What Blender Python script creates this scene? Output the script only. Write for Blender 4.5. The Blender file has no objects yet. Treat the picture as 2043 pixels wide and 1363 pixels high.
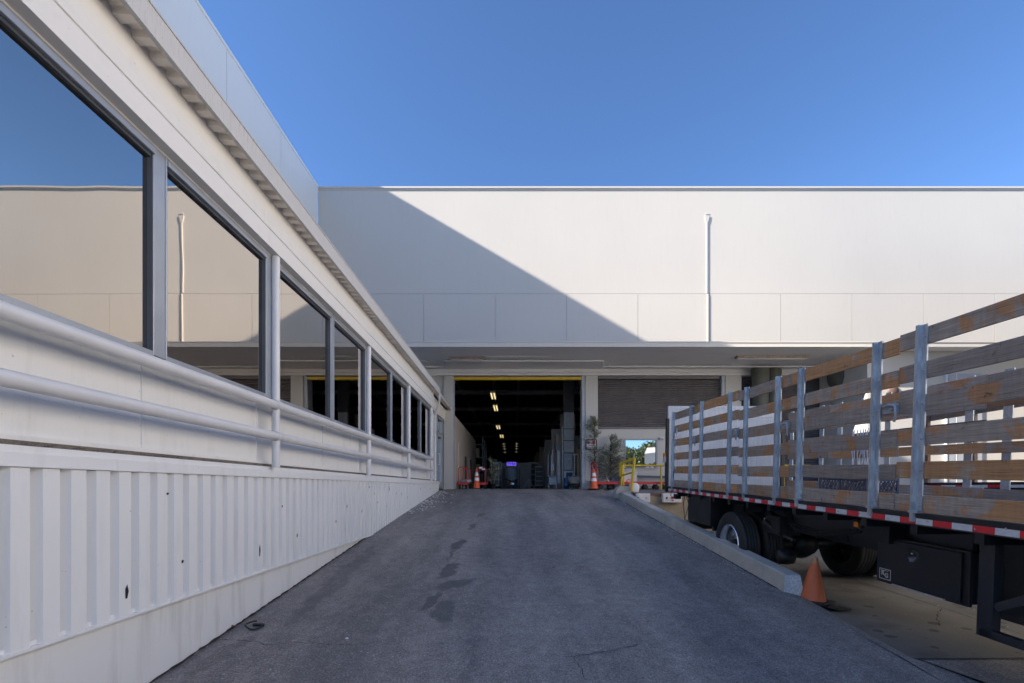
import bpy, math, random
from mathutils import Vector, Matrix, Euler, Quaternion
random.seed(11)
R = math.radians
C = bpy.context.scene.collection
sc = bpy.context.scene
F = 930.0; CX = 1026.0; CY = 973.0            # lens figures measured on the photograph
def at(px, py, Y): return Vector(((px-CX)/F*Y, Y, (CY-py)/F*Y))
# ------------------------------------------------------------------ materials
def newmat(name):
    m = bpy.data.materials.new(name); m.use_nodes = True
    nt = m.node_tree; b = nt.nodes['Principled BSDF']
    return m, nt, b
def N(nt, t, **k):
    n = nt.nodes.new(t)
    for a, v in k.items(): setattr(n, a, v)
    return n
def ramp(nt, fac, stops):
    r = N(nt, 'ShaderNodeValToRGB'); e = r.color_ramp.elements
    while len(e) > 1: e.remove(e[-1])
    e[0].position = stops[0][0]; e[0].color = (*stops[0][1], 1)
    for p, c in stops[1:]:
        x = e.new(p); x.color = (*c, 1)
    nt.links.new(fac, r.inputs[0]); return r.outputs[0]
def mixc(nt, f, a, b, mode='MIX'):
    m = N(nt, 'ShaderNodeMix', data_type='RGBA', blend_type=mode)
    for s, v in ((0, f), (6, a), (7, b)):
        if isinstance(v, (int, float)): m.inputs[s].default_value = v
        elif isinstance(v, tuple): m.inputs[s].default_value = (*v, 1)
        else: nt.links.new(v, m.inputs[s])
    return m.outputs[2]
def mth(nt, op, a, b=None, c=None, clamp=False):
    m = N(nt, 'ShaderNodeMath', operation=op, use_clamp=clamp)
    for i, v in enumerate((a, b, c)):
        if v is None: continue
        if isinstance(v, (int, float)): m.inputs[i].default_value = v
        else: nt.links.new(v, m.inputs[i])
    return m.outputs[0]
def coords(nt, scale=(1,1,1), rnd=False, src='Object'):
    tc = N(nt, 'ShaderNodeTexCoord'); mp = N(nt, 'ShaderNodeMapping')
    mp.inputs['Scale'].default_value = scale
    nt.links.new(tc.outputs[src], mp.inputs[0])
    if rnd:
        oi = N(nt, 'ShaderNodeObjectInfo'); mu = N(nt, 'ShaderNodeVectorMath', operation='SCALE')
        mu.inputs[0].default_value = (37, 53, 71); nt.links.new(oi.outputs['Random'], mu.inputs['Scale'])
        nt.links.new(mu.outputs[0], mp.inputs['Location']); return mp.outputs[0], oi.outputs['Random']
    return mp.outputs[0]
def noise(nt, vec, s, d=4, r=.55, dist=0):
    n = N(nt, 'ShaderNodeTexNoise'); n.inputs['Scale'].default_value = s
    n.inputs['Detail'].default_value = d; n.inputs['Roughness'].default_value = r
    n.inputs['Distortion'].default_value = dist
    nt.links.new(vec, n.inputs['Vector']); return n.outputs['Fac']
def bump(nt, b, h, dist=.002, st=.5):
    bp = N(nt, 'ShaderNodeBump'); bp.inputs['Distance'].default_value = dist; bp.inputs['Strength'].default_value = st
    nt.links.new(h, bp.inputs['Height']); nt.links.new(bp.outputs[0], b.inputs['Normal'])
def plain(name, col, rough=.5, metal=0, var=.12, scale=6, bmp=.001, stretch=(1,1,1), emit=None):
    m, nt, b = newmat(name)
    v = coords(nt, stretch)
    n1 = noise(nt, v, scale, 6, .6)
    lo = tuple(c*(1-var) for c in col); hi = tuple(min(1, c*(1+var)) for c in col)
    c = ramp(nt, n1, [(.3, lo), (.7, hi)])
    nt.links.new(c, b.inputs['Base Color'])
    b.inputs['Metallic'].default_value = metal
    n2 = noise(nt, v, scale*2.3, 4)
    nt.links.new(mth(nt, 'MULTIPLY_ADD', n2, .25, rough-.12, clamp=True), b.inputs['Roughness'])
    if bmp: bump(nt, b, noise(nt, v, scale*9, 3), bmp, .5)
    if emit:
        b.inputs['Emission Color'].default_value = (*emit[0], 1); b.inputs['Emission Strength'].default_value = emit[1]
    return m
def paint(name, col, dirt=(.32,.29,.24), amt=.35, streak=(1,1,.12), scale=1.2, rough=.5, grime=.0, spot=True):
    """painted wall: broad tone drift, rain streaks, tiny chips"""
    m, nt, b = newmat(name)
    v = coords(nt); vs = coords(nt, streak)
    big = noise(nt, v, .35, 3)
    c0 = ramp(nt, big, [(.3, tuple(c*.975 for c in col)), (.7, tuple(min(1, c*1.015) for c in col))])
    st = noise(nt, vs, scale*6, 7, .65)
    f = ramp(nt, st, [(.52, (0,0,0)), (.85, (1,1,1))])
    br = noise(nt, v, 1.1, 5)
    f2 = mth(nt, 'MULTIPLY', f, mth(nt, 'MULTIPLY', br, amt))
    c1 = mixc(nt, f2, c0, dirt)
    if spot:
        sp = noise(nt, v, 38, 3, .5)
        fs = ramp(nt, sp, [(.735, (0,0,0)), (.75, (1,1,1))])
        c1 = mixc(nt, mth(nt, 'MULTIPLY', fs, .45), c1, tuple(d*.6 for d in dirt))
    nt.links.new(c1, b.inputs['Base Color'])
    nt.links.new(mth(nt, 'MULTIPLY_ADD', st, .3, rough-.15, clamp=True), b.inputs['Roughness'])
    bump(nt, b, noise(nt, v, 60, 3), .0015, .35)
    return m
def ellipses(nt, lst):
    """soft blobs (cx, cy, half length, half width, angle, strength) in object x/y"""
    tc = N(nt, 'ShaderNodeTexCoord'); base = tc.outputs['Object']
    nz = N(nt, 'ShaderNodeTexNoise'); nz.inputs['Scale'].default_value = 3.0; nz.inputs['Detail'].default_value = 5
    nt.links.new(base, nz.inputs['Vector'])
    sb = N(nt, 'ShaderNodeVectorMath', operation='SUBTRACT'); nt.links.new(nz.outputs['Color'], sb.inputs[0]); sb.inputs[1].default_value = (.5,.5,.5)
    sl = N(nt, 'ShaderNodeVectorMath', operation='SCALE'); nt.links.new(sb.outputs[0], sl.inputs[0]); sl.inputs['Scale'].default_value = .36
    ad = N(nt, 'ShaderNodeVectorMath', operation='ADD'); nt.links.new(base, ad.inputs[0]); nt.links.new(sl.outputs[0], ad.inputs[1])
    out = None
    for cx, cy, a, bb, ang, s in lst:
        mp = N(nt, 'ShaderNodeMapping', vector_type='TEXTURE')
        mp.inputs['Location'].default_value = (cx, cy, 0); mp.inputs['Rotation'].default_value = (0, 0, ang); mp.inputs['Scale'].default_value = (a, bb, 1e6)
        nt.links.new(ad.outputs[0], mp.inputs[0])
        ln = N(nt, 'ShaderNodeVectorMath', operation='LENGTH'); nt.links.new(mp.outputs[0], ln.inputs[0])
        mr = N(nt, 'ShaderNodeMapRange'); mr.inputs['From Min'].default_value = 1.0; mr.inputs['From Max'].default_value = .72
        mr.inputs['To Min'].default_value = 0; mr.inputs['To Max'].default_value = s
        nt.links.new(ln.outputs['Value'], mr.inputs['Value'])
        out = mr.outputs[0] if out is None else mth(nt, 'MAXIMUM', out, mr.outputs[0])
    return out
def rampz(Y): return -1.852 + .104*Y
def onramp(px, py):
    Y = 1.852/((py-CY)/F+.104); return (px-CX)/F*Y, Y
def stain(px0, py0, px1, py1, w, s):
    a = onramp(px0, py0); b = onramp(px1, py1)
    return ((a[0]+b[0])/2, (a[1]+b[1])/2, math.hypot(b[0]-a[0], b[1]-a[1])/2, w, math.atan2(b[1]-a[1], b[0]-a[0]), s)

def asphalt():
    m, nt, b = newmat('asphalt')
    v = coords(nt); vl = coords(nt, (1.0, .16, 1))
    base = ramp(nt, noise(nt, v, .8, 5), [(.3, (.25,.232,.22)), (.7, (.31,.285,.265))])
    tr = ramp(nt, noise(nt, vl, 1.6, 5, .6), [(.35, (.74,.74,.76)), (.62, (1.12,1.1,1.08))])
    c = mixc(nt, 1.0, base, tr, 'MULTIPLY')
    grit = noise(nt, v, 62, 3, .75)
    c = mixc(nt, .9, c, ramp(nt, grit, [(.36, (.62,.62,.63)), (.5, (.97,.97,.97)), (.64, (1.42,1.4,1.36))]), 'MULTIPLY')
    fine = noise(nt, v, 210, 2, .7)
    c = mixc(nt, .9, c, ramp(nt, fine, [(.38, (.5,.5,.5)), (.62, (1.5,1.5,1.5))]), 'MULTIPLY')
    mot = noise(nt, v, 7, 6, .75)
    c = mixc(nt, .6, c, ramp(nt, mot, [(.38, (.72,.72,.74)), (.62, (1.22,1.2,1.18))]), 'MULTIPLY')
    vo = N(nt, 'ShaderNodeTexVoronoi'); vo.inputs['Scale'].default_value = 30; nt.links.new(v, vo.inputs['Vector'])
    wn = N(nt, 'ShaderNodeSeparateColor'); nt.links.new(vo.outputs['Color'], wn.inputs[0])
    sz = mth(nt, 'MULTIPLY', mth(nt, 'POWER', wn.outputs[0], 4), .30)
    fl = mth(nt, 'LESS_THAN', vo.outputs['Distance'], sz)
    c = mixc(nt, mth(nt, 'MULTIPLY', fl, mth(nt,'MULTIPLY', wn.outputs[1], .7)), c, (.62,.60,.56))
    el = ellipses(nt, [stain(897,1099,933,1074,.13,1), stain(880,1160,908,1122,.13,.95), stain(832,1228,880,1176,.075,.9),
        stain(870,1180,952,1153,.14,.85), stain(882,1250,886,1194,.13,.8), stain(930,1058,950,1042,.09,.8), stain(952,1032,966,1022,.10,.7),
        stain(896,1122,906,1096,.035,.8), stain(1100,1132,1108,1130,.035,.9), stain(1286,1167,1294,1166,.04,.6),
        stain(1110,985,1130,1003,.10,.5), stain(1030,985,1070,986,.18,.35),
        stain(545,1270,760,1080,.14,.45), stain(350,1363,520,1262,.12,.5)])
    c = mixc(nt, mth(nt, 'MULTIPLY', el, .72), c, (.075,.075,.08))
    pl = ellipses(nt, [stain(800,1030,860,985,.35,.5), stain(1125,1085,1140,1097,.03,.5), stain(1330,1213,1370,1225,.04,.3)])
    c = mixc(nt, mth(nt, 'MULTIPLY', pl, .5), c, (.16,.15,.145))
    nt.links.new(c, b.inputs['Base Color']); b.inputs['Roughness'].default_value = .82
    b.inputs['Specular IOR Level'].default_value = .3
    bump(nt, b, mth(nt, 'ADD', grit, mth(nt,'MULTIPLY',noise(nt, v, 5, 4), .8)), .004, .6)
    return m
def yardmat():
    m, nt, b = newmat('yard_concrete')
    v = coords(nt)
    c = ramp(nt, noise(nt, v, .55, 6, .6), [(.3, (.115,.105,.092)), (.5, (.165,.155,.14)), (.72, (.215,.21,.20))])
    c = mixc(nt, .6, c, ramp(nt, noise(nt, v, 90, 3), [(.3, (.7,.7,.7)), (.7, (1.2,1.2,1.2))]), 'MULTIPLY')
    vo = N(nt, 'ShaderNodeTexVoronoi'); vo.inputs['Scale'].default_value = 5.5; vo.inputs['Randomness'].default_value = 1
    nz = N(nt, 'ShaderNodeTexNoise'); nz.inputs['Scale'].default_value = 14; nt.links.new(v, nz.inputs['Vector'])
    mx = N(nt, 'ShaderNodeMix', data_type='VECTOR'); mx.inputs[0].default_value = .06
    nt.links.new(v, mx.inputs[4]); nt.links.new(nz.outputs['Color'], mx.inputs[5]); nt.links.new(mx.outputs[1], vo.inputs['Vector'])
    s = N(nt, 'ShaderNodeSeparateColor'); nt.links.new(vo.outputs['Color'], s.inputs[0])
    dots = mth(nt, 'LESS_THAN', vo.outputs['Distance'], mth(nt, 'MULTIPLY', mth(nt,'POWER', s.outputs[0], 1.5), .34))
    c = mixc(nt, mth(nt, 'MULTIPLY', dots, .62), c, (.035,.034,.036))
    oil = ramp(nt, noise(nt, v, .9, 3), [(.56, (0,0,0)), (.66, (1,1,1))])
    c = mixc(nt, mth(nt, 'MULTIPLY', oil, .55), c, (.06,.05,.045))
    nt.links.new(c, b.inputs['Base Color']); b.inputs['Roughness'].default_value = .8
    bump(nt, b, noise(nt, v, 40, 4), .003, .4)
    return m
def wood(name, grey=(.34,.290,.25), tan=(.60,.27,.08), dark=(.10,.06,.045), tanamt=.5, sat=1):
    m, nt, b = newmat(name)
    v, rnd = coords(nt, (1,1,1), True)
    v2, _ = coords(nt, (6, .55, 16), True)
    grain = noise(nt, v2, 5, 8, .72, .3)
    c = ramp(nt, grain, [(.25, tuple(g*.62 for g in grey)), (.5, grey), (.78, tuple(g*1.5 for g in grey))])
    patch = noise(nt, v, 2.6, 6, .62, .4)
    th = mth(nt, 'MULTIPLY_ADD', rnd, -.16, .68-.1*tanamt)
    f = mth(nt, 'MULTIPLY', mth(nt, 'SUBTRACT', patch, th), 22, clamp=True)
    tn = ramp(nt, grain, [(.3, tuple(t*.6 for t in tan)), (.7, tan)])
    c = mixc(nt, mth(nt, 'MULTIPLY', f, .68), c, tn)
    dk = noise(nt, v, 9, 6, .7, .8)
    f2 = mth(nt, 'MULTIPLY', mth(nt, 'SUBTRACT', dk, .60), 12, clamp=True)
    c = mixc(nt, mth(nt, 'MULTIPLY', f2, .75), c, dark)
    v3, _ = coords(nt, (3, 9, .8), True)
    ws = ramp(nt, noise(nt, v3, 3, 5), [(.4, (.82,.82,.83)), (.7, (1.15,1.14,1.12))])
    c = mixc(nt, .5, c, ws, 'MULTIPLY')
    c = mixc(nt, .8, c, ramp(nt, rnd, [(0, (.72,.70,.70)), (.5, (1,1,1)), (1, (1.18,1.15,1.08))]), 'MULTIPLY')
    v4, _ = coords(nt, (4, .5, 30), True)
    ck = ramp(nt, noise(nt, v4, 6, 4, .6), [(.60, (0,0,0)), (.64, (1,1,1))])
    c = mixc(nt, mth(nt, 'MULTIPLY', ck, .55), c, dark)
    nt.links.new(c, b.inputs['Base Color']); b.inputs['Roughness'].default_value = .78
    b.inputs['Specular IOR Level'].default_value = .25
    bump(nt, b, grain, .003, .6)
    return m
def galv():
    m, nt, b = newmat('galvanised_steel')
    v, rnd = coords(nt, (1,1,.35), True)
    vo = N(nt, 'ShaderNodeTexVoronoi'); vo.inputs['Scale'].default_value = 55; nt.links.new(v, vo.inputs['Vector'])
    s = N(nt, 'ShaderNodeSeparateColor'); nt.links.new(vo.outputs['Color'], s.inputs[0])
    c = ramp(nt, s.outputs[0], [(0, (.42,.47,.52)), (1, (.56,.60,.64))])
    c = mixc(nt, .8, c, ramp(nt, noise(nt, v, 5, 6), [(.35, (.62,.62,.64)), (.6, (1,1,1))]), 'MULTIPLY')
    nt.links.new(c, b.inputs['Base Color']); b.inputs['Metallic'].default_value = .65
    nt.links.new(mth(nt, 'MULTIPLY_ADD', s.outputs[1], .15, .38), b.inputs['Roughness'])
    return m
def steel_plate():
    m, nt, b = newmat('dull_aluminium_plate')
    v = coords(nt, (1,1,1)); vs = coords(nt, (6,6,.5))
    c = ramp(nt, noise(nt, vs, 7, 7, .7), [(.3, (.40,.42,.45)), (.7, (.60,.62,.65))])
    f = ramp(nt, noise(nt, v, 26, 6, .7), [(.62, (0,0,0)), (.68, (1,1,1))])
    c = mixc(nt, mth(nt,'MULTIPLY',f,.5), c, (.16,.13,.11))
    nt.links.new(c, b.inputs['Base Color']); b.inputs['Metallic'].default_value = .15; b.inputs['Roughness'].default_value = .6
    bump(nt, b, noise(nt, v, 30, 4), .002, .4)
    return m
def mirror_glass(name, col, wob=.0):
    m, nt, b = newmat(name)
    v = coords(nt)
    n = noise(nt, v, .9, 2)
    c = ramp(nt, n, [(.3, tuple(x*.97 for x in col)), (.7, tuple(x*1.02 for x in col))])
    nt.links.new(c, b.inputs['Base Color']); b.inputs['Metallic'].default_value = 1
    b.inputs['Roughness'].default_value = .012
    dirt = noise(nt, coords(nt, (1,1,.2)), 30, 5)
    if wob: bump(nt, b, n, wob, .3)
    return m
def leafmat(name, a, bcol):
    m, nt, b = newmat(name)
    v = coords(nt)
    c = ramp(nt, noise(nt, v, 9, 3), [(.35, a), (.65, bcol)])
    nt.links.new(c, b.inputs['Base Color']); b.inputs['Roughness'].default_value = .55
    return m
def concrete(name, col, speck=.5, dirtc=(.05,.045,.04)):
    m, nt, b = newmat(name)
    v = coords(nt)
    c = ramp(nt, noise(nt, v, 1.3, 6, .65), [(.3, tuple(x*.72 for x in col)), (.7, tuple(x*1.15 for x in col))])
    c = mixc(nt, speck, c, ramp(nt, noise(nt, v, 70, 4, .65), [(.3, (.6,.6,.6)), (.7, (1.2,1.2,1.2))]), 'MULTIPLY')
    f = ramp(nt, noise(nt, coords(nt, (1,1,.3)), 7, 6, .7), [(.58, (0,0,0)), (.75, (1,1,1))])
    c = mixc(nt, mth(nt,'MULTIPLY',f,.4), c, dirtc)
    nt.links.new(c, b.inputs['Base Color']); b.inputs['Roughness'].default_value = .88
    bump(nt, b, noise(nt, v, 45, 6, .7), .006, .5)
    return m
M = dict(
 wall=paint('white_wall_paint', (.515,.495,.455), amt=.25),
 towall=paint('shade_lifted_wall_paint', (.74,.72,.69), amt=.15),  # lighter copy of the wall paint, offsetting the shade on the tall building
 siding=paint('white_siding_paint', (.85,.84,.82), dirt=(.25,.23,.2), amt=.4),
 plinth=paint('white_plinth_paint', (.80,.79,.77), dirt=(.22,.2,.16), amt=.9, scale=.8, rough=.7),
 fascia=paint('cream_fascia_paint', (.84,.81,.76), amt=.25, streak=(1,1,1)),
 soffit=paint('cream_soffit_paint', (.86,.79,.69), amt=.4, streak=(1,1,1)),
 canopy_soffit=paint('canopy_soffit_paint', (.85,.83,.80), dirt=(.15,.12,.1), amt=.4, streak=(.3,1,1), scale=.5, spot=False),
 gutter=paint('dusty_gutter_paint', (.60,.585,.56), dirt=(.16,.14,.12), amt=1.1, streak=(1,6,.3), scale=2.5, rough=.7),
 rail=plain('rail_paint', (.72,.71,.71), .33, .0, .05, 3, .0004),
 frame=plain('window_frame_aluminium', (.40,.43,.47), .35, .45, .08, 4, .0004),
 gasket=plain('window_reveal', (.08,.09,.105), .45, .1, .1, 4, 0),
 glass=mirror_glass('tinted_mirror_glass', (.56,.51,.455), .0035),
 glass2=mirror_glass('clear_mirror_glass', (.80,.83,.80)),
 dirtstrip=concrete('dusty_ledge', (.20,.17,.14), .8),
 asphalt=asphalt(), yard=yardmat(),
 crack=plain('crack_dark', (.02,.02,.022), .9, 0, .2, 40, 0),
 kerb=concrete('kerb_concrete', (.50,.48,.43)),
 kerbend=concrete('broken_concrete', (.78,.79,.80), .95, (.08,.07,.06)),
 dock=concrete('dock_concrete', (.36,.29,.20)),
 dockfloor=concrete('dock_floor_concrete', (.22,.21,.21)),
 rust=plain('rusty_angle', (.16,.10,.08), .7, .2, .35, 14, .002),
 wood=wood('weathered_board'), woodtan=wood('varnish_worn_board', (.37,.30,.235), (.60,.28,.085), tanamt=1.2),
 wooddark=wood('stained_dark_board', (.20,.155,.125), (.34,.16,.07), tanamt=.8),
 woodnew=plain('fresh_pine', (.46,.30,.14), .6, 0, .15, 5, .001, (8,1,8)),
 galv=galv(), plate=steel_plate(),
 black=plain('black_chassis_paint', (.013,.013,.015), .45, 0, .4, 8, .001),
 blackbox=plain('black_powder_coat', (.020,.020,.024), .36, 0, .2, 30, .0006),
 rubber=plain('tyre_rubber', (.022,.021,.021), .62, 0, .3, 12, .002),
 chrome=plain('polished_rim', (.60,.62,.65), .22, .9, .15, 9, .0004),
 red=plain('red_enamel', (.50,.035,.035), .42, 0, .2, 9, .0005),
 redtape=plain('red_reflective_tape', (.62,.02,.03), .35, 0, .12, 20, 0),
 whitetape=plain('silver_reflective_tape', (.62,.64,.66), .35, .1, .12, 20, 0),
 orange=plain('safety_orange', (.85,.12,.03), .5, 0, .06, 6, 0),
 faded=paint('faded_cone_plastic', (.66,.15,.05), dirt=(.13,.06,.035), amt=1.3, streak=(1,1,.5), scale=1.5),
 conetip=plain('scuffed_cone_tip', (.50,.27,.12), .6, 0, .2, 20, 0),
 band=plain('white_collar', (.75,.76,.78), .4, 0, .06, 20, 0),
 yellow=plain('yellow_paint', (.62,.42,.02), .45, 0, .14, 9, .0005),
 amber=plain('amber_lens', (.80,.25,.01), .25, 0, .1, 20, 0),
 shutter=plain('shutter_brown', (.15,.135,.135), .5, .2, .15, 3, 0),
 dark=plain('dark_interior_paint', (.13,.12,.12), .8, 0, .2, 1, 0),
 inner=plain('interior_partition_paint', (.62,.58,.54), .6, 0, .08, 2, .0005),
 flats=plain('grey_stage_flat', (.42,.38,.35), .7, 0, .12, 3, 0),
 greymetal=plain('grey_enamel', (.36,.38,.41), .45, 0, .1, 5, 0),
 palegrey=plain('pale_grey_plastic', (.66,.65,.63), .5, 0, .08, 7, .0005),
 blue=plain('blue_plastic', (.03,.09,.22), .5, 0, .2, 7, 0),
 navy=plain('slate_bar', (.07,.085,.14), .5, 0, .1, 7, 0),
 cloth=plain('pale_canvas', (.42,.39,.35), .8, 0, .12, 6, .004),
 white=plain('white_enamel', (.70,.70,.70), .5, 0, .06, 9, 0),
 rope=plain('frayed_white_rope', (.68,.68,.72), .8, 0, .15, 60, 0),
 bark=plain('olive_bark', (.075,.058,.045), .85, 0, .3, 30, .003),
 leaf=leafmat('olive_leaf', (.12,.14,.10), (.27,.30,.22)),
 leafback=leafmat('tree_leaf', (.03,.055,.02), (.11,.14,.05)),
 pot=plain('dark_plastic_pot', (.035,.037,.045), .5, 0, .2, 6, 0),
 olive=plain('olive_duct_cloth', (.10,.10,.08), .75, 0, .15, 2, .002),
 lamp=plain('ceiling_tube_glow', (.8,.8,.7), .5, 0, 0, 5, 0, emit=((1,.80,.42), .45)),
 lamp2=plain('far_lamp_glow', (.8,.8,.7), .5, 0, 0, 5, 0, emit=((1,.84,.60), .22)),
 purple=plain('purple_lit_panel', (.1,.05,.5), .5, 0, 0, 5, 0, emit=((.16,.09,.85), .35)),
 purpled=plain('dark_sign_letter', (.01,.005,.05), .5, 0, 0, 5, 0),
 lampshell=plain('rusty_lamp_housing', (.30,.24,.19), .6, .2, .3, 7, 0),
 sack=plain('grey_sack', (.40,.40,.41), .8, 0, .2, 9, .003),
 signface=plain('sign_face', (.62,.58,.58), .5, 0, .06, 20, 0),
 signred=plain('sign_red', (.42,.04,.06), .5, 0, .1, 20, 0),
 roof=plain('roof_membrane', (.35,.35,.35), .9, 0, .1, 1, 0),
 leaflitter=plain('dry_leaf', (.30,.12,.04), .8, 0, .3, 30, 0),
 litter=plain('pale_litter', (.72,.70,.66), .8, 0, .35, 60, 0),
 diamond=plain('worn_deck_plate', (.34,.34,.35), .4, .6, .15, 90, .004),
 tan=plain('tan_partition', (.50,.40,.25), .6, 0, .08, 3, 0),
)
# ------------------------------------------------------------------ mesh helpers
MW = {}
class G:
    def __init__(s): s.v = []; s.f = []; s.m = []; s.cur = 0; s.sm = set(); s.smooth = False
    def add(s, vs, fs):
        o = len(s.v); s.v += [Vector(p) for p in vs]
        for f in fs:
            if s.smooth: s.sm.add(len(s.f))
            s.f.append([i+o for i in f]); s.m.append(s.cur)
        return s
    def box(s, x0, x1, y0, y1, z0, z1):
        if x0 > x1: x0, x1 = x1, x0
        if y0 > y1: y0, y1 = y1, y0
        if z0 > z1: z0, z1 = z1, z0
        return s.add([(x0,y0,z0),(x1,y0,z0),(x1,y1,z0),(x0,y1,z0),(x0,y0,z1),(x1,y0,z1),(x1,y1,z1),(x0,y1,z1)],
              [(0,3,2,1),(4,5,6,7),(0,1,5,4),(1,2,6,5),(2,3,7,6),(3,0,4,7)])
    def obox(s, c, size, rot):
        h = [x/2 for x in size]; mt = Euler(rot).to_matrix(); c = Vector(c); vs = []
        for z in (-1,1):
            for x, y in ((-1,-1),(1,-1),(1,1),(-1,1)): vs.append(c + mt @ Vector((x*h[0], y*h[1], z*h[2])))
        return s.add(vs, [(0,3,2,1),(4,5,6,7),(0,1,5,4),(1,2,6,5),(2,3,7,6),(3,0,4,7)])
    def beam(s, a, b, w, h):
        a = Vector(a); b = Vector(b); d = (b-a).normalized()
        up = Vector((0,0,1)) if abs(d.z) < .95 else Vector((0,1,0))
        sx = d.cross(up).normalized()*w/2; sy = sx.cross(d).normalized()*h/2
        vs = [p+i*sx+j*sy for p in (a,b) for i, j in ((-1,-1),(1,-1),(1,1),(-1,1))]
        return s.add(vs, [(0,1,2,3),(7,6,5,4),(0,4,5,1),(1,5,6,2),(2,6,7,3),(3,7,4,0)])
    def path(s, pts, r, n=10, cap=True):
        pts = [Vector(p) for p in pts]; sm = s.smooth; rings = []
        rr = r if isinstance(r, (list, tuple)) else [r]*len(pts)
        d0 = (pts[1]-pts[0]).normalized()
        u = d0.cross(Vector((0,0,1)) if abs(d0.z) < .9 else Vector((1,0,0))).normalized()
        for i, p in enumerate(pts):
            a = pts[max(i-1,0)]; b = pts[min(i+1,len(pts)-1)]; d = (b-a).normalized()
            u = (u - d*u.dot(d)).normalized(); w = d.cross(u)
            rings.append([p + (u*math.cos(2*math.pi*k/n) + w*math.sin(2*math.pi*k/n))*rr[i] for k in range(n)])
        vs = [q for g in rings for q in g]; fs = []
        for i in range(len(pts)-1):
            for k in range(n):
                a = i*n+k; b = i*n+(k+1)%n; fs.append((a, b, b+n, a+n))
        s.smooth = True; s.add(vs, fs); s.smooth = False
        if cap:
            s.add(rings[0], [tuple(range(n))[::-1]]); s.add(rings[-1], [tuple(range(n))])
        s.smooth = sm; return s
    def tube(s, a, b, r, n=12): return s.path([a, b], r, n)
    def lathe(s, prof, org=(0,0,0), axis='Z', n=24, smooth=True):
        """prof: (radius, along)"""
        org = Vector(org); vs = []
        for r, h in prof:
            for k in range(n):
                a = 2*math.pi*k/n; c, d = r*math.cos(a), r*math.sin(a)
                vs.append(org + Vector({'Z':(c,d,h), 'X':(h,c,d), 'Y':(d,h,c)}[axis]))
        fs = [(i*n+k, i*n+(k+1)%n, (i+1)*n+(k+1)%n, (i+1)*n+k) for i in range(len(prof)-1) for k in range(n)]
        o = s.smooth; s.smooth = smooth; s.add(vs, fs); s.smooth = o; return s
    def prism(s, poly, axis, a, b):
        """poly in the two other axes, in x,y,z order"""
        def P(u, v, w): return {'X':(w,u,v), 'Y':(u,w,v), 'Z':(u,v,w)}[axis]
        n = len(poly); vs = [P(u,v,a) for u,v in poly] + [P(u,v,b) for u,v in poly]
        return s.add(vs, [tuple(range(n)), tuple(range(n,2*n))[::-1]] + [(i,(i+1)%n,(i+1)%n+n,i+n)[::-1] for i in range(n)])
    def sweep(s, poly, a, b): return s.prism(poly, 'Y', a, b)
def obj(name, g, mats, parent=None, local=False, bev=0, fixn=True):
    me = bpy.data.meshes.new(name)
    inv = MW[parent].inverted() if (parent is not None and not local) else Matrix()
    me.from_pydata([inv @ p for p in g.v], [], g.f)
    if not isinstance(mats, (list, tuple)): mats = [mats]
    for m in mats: me.materials.append(M[m])
    me.polygons.foreach_set('material_index', g.m)
    me.polygons.foreach_set('use_smooth', [i in g.sm for i in range(len(g.f))])
    me.update()
    if fixn:
        import bmesh
        bm = bmesh.new(); bm.from_mesh(me); bmesh.ops.recalc_face_normals(bm, faces=bm.faces); bm.to_mesh(me); bm.free()
    o = bpy.data.objects.new(name, me); C.objects.link(o)
    if parent is not None: o.parent = parent; MW[o] = MW[parent].copy()
    else: MW[o] = Matrix()
    if bev:
        b = o.modifiers.new('bevel', 'BEVEL'); b.width = bev; b.segments = 2; b.limit_method = 'ANGLE'; b.angle_limit = R(40)
    return o
def tag(o, label=None, cat=None, group=None, kind=None):
    if label: o['label'] = label
    if cat: o['category'] = cat
    if group: o['group'] = group
    if kind: o['kind'] = kind
    return o
def thing(name, label, cat, loc=(0,0,0), rot=(0,0,0), group=None):
    o = bpy.data.objects.new(name, None); C.objects.link(o); o.location = loc; o.rotation_euler = rot
    o.empty_display_size = .2
    MW[o] = Matrix.Translation(loc) @ Euler(rot).to_matrix().to_4x4()
    return tag(o, label, cat, group)
def dup(o, label, loc=None, rot=None, group=None, scale=None):
    def cp(s, par):
        c = s.copy(); C.objects.link(c)
        if par is not None: c.parent = par
        for ch in kids.get(s, []): cp(ch, c)
        return c
    kids = {}
    for x in list(bpy.data.objects):
        if x.parent is not None: kids.setdefault(x.parent, []).append(x)
    c = cp(o, o.parent)
    if loc is not None: c.location = loc
    if rot is not None: c.rotation_euler = rot
    if scale is not None: c.scale = scale
    if label: c['label'] = label
    if group: c['group'] = group
    return c
def text(name, body, size, mat, parent, M4, ext=.001, spacing=1, bold=0):
    cu = bpy.data.curves.new(name, 'FONT'); cu.body = body; cu.size = size; cu.extrude = ext
    cu.align_x = 'CENTER'; cu.align_y = 'CENTER'; cu.space_character = spacing; cu.offset = bold
    t = bpy.data.objects.new(name, cu); C.objects.link(t)
    bpy.context.view_layer.update()
    me = bpy.data.meshes.new_from_object(t.evaluated_get(bpy.context.evaluated_depsgraph_get()))
    bpy.data.objects.remove(t)
    me.transform(MW[parent].inverted() @ M4); me.materials.clear(); me.materials.append(M[mat])
    o = bpy.data.objects.new(name, me); C.objects.link(o); o.parent = parent; MW[o] = MW[parent].copy()
    return o
FACING = Euler((R(90),0,0)).to_matrix().to_4x4()          # text read from -Y

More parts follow.
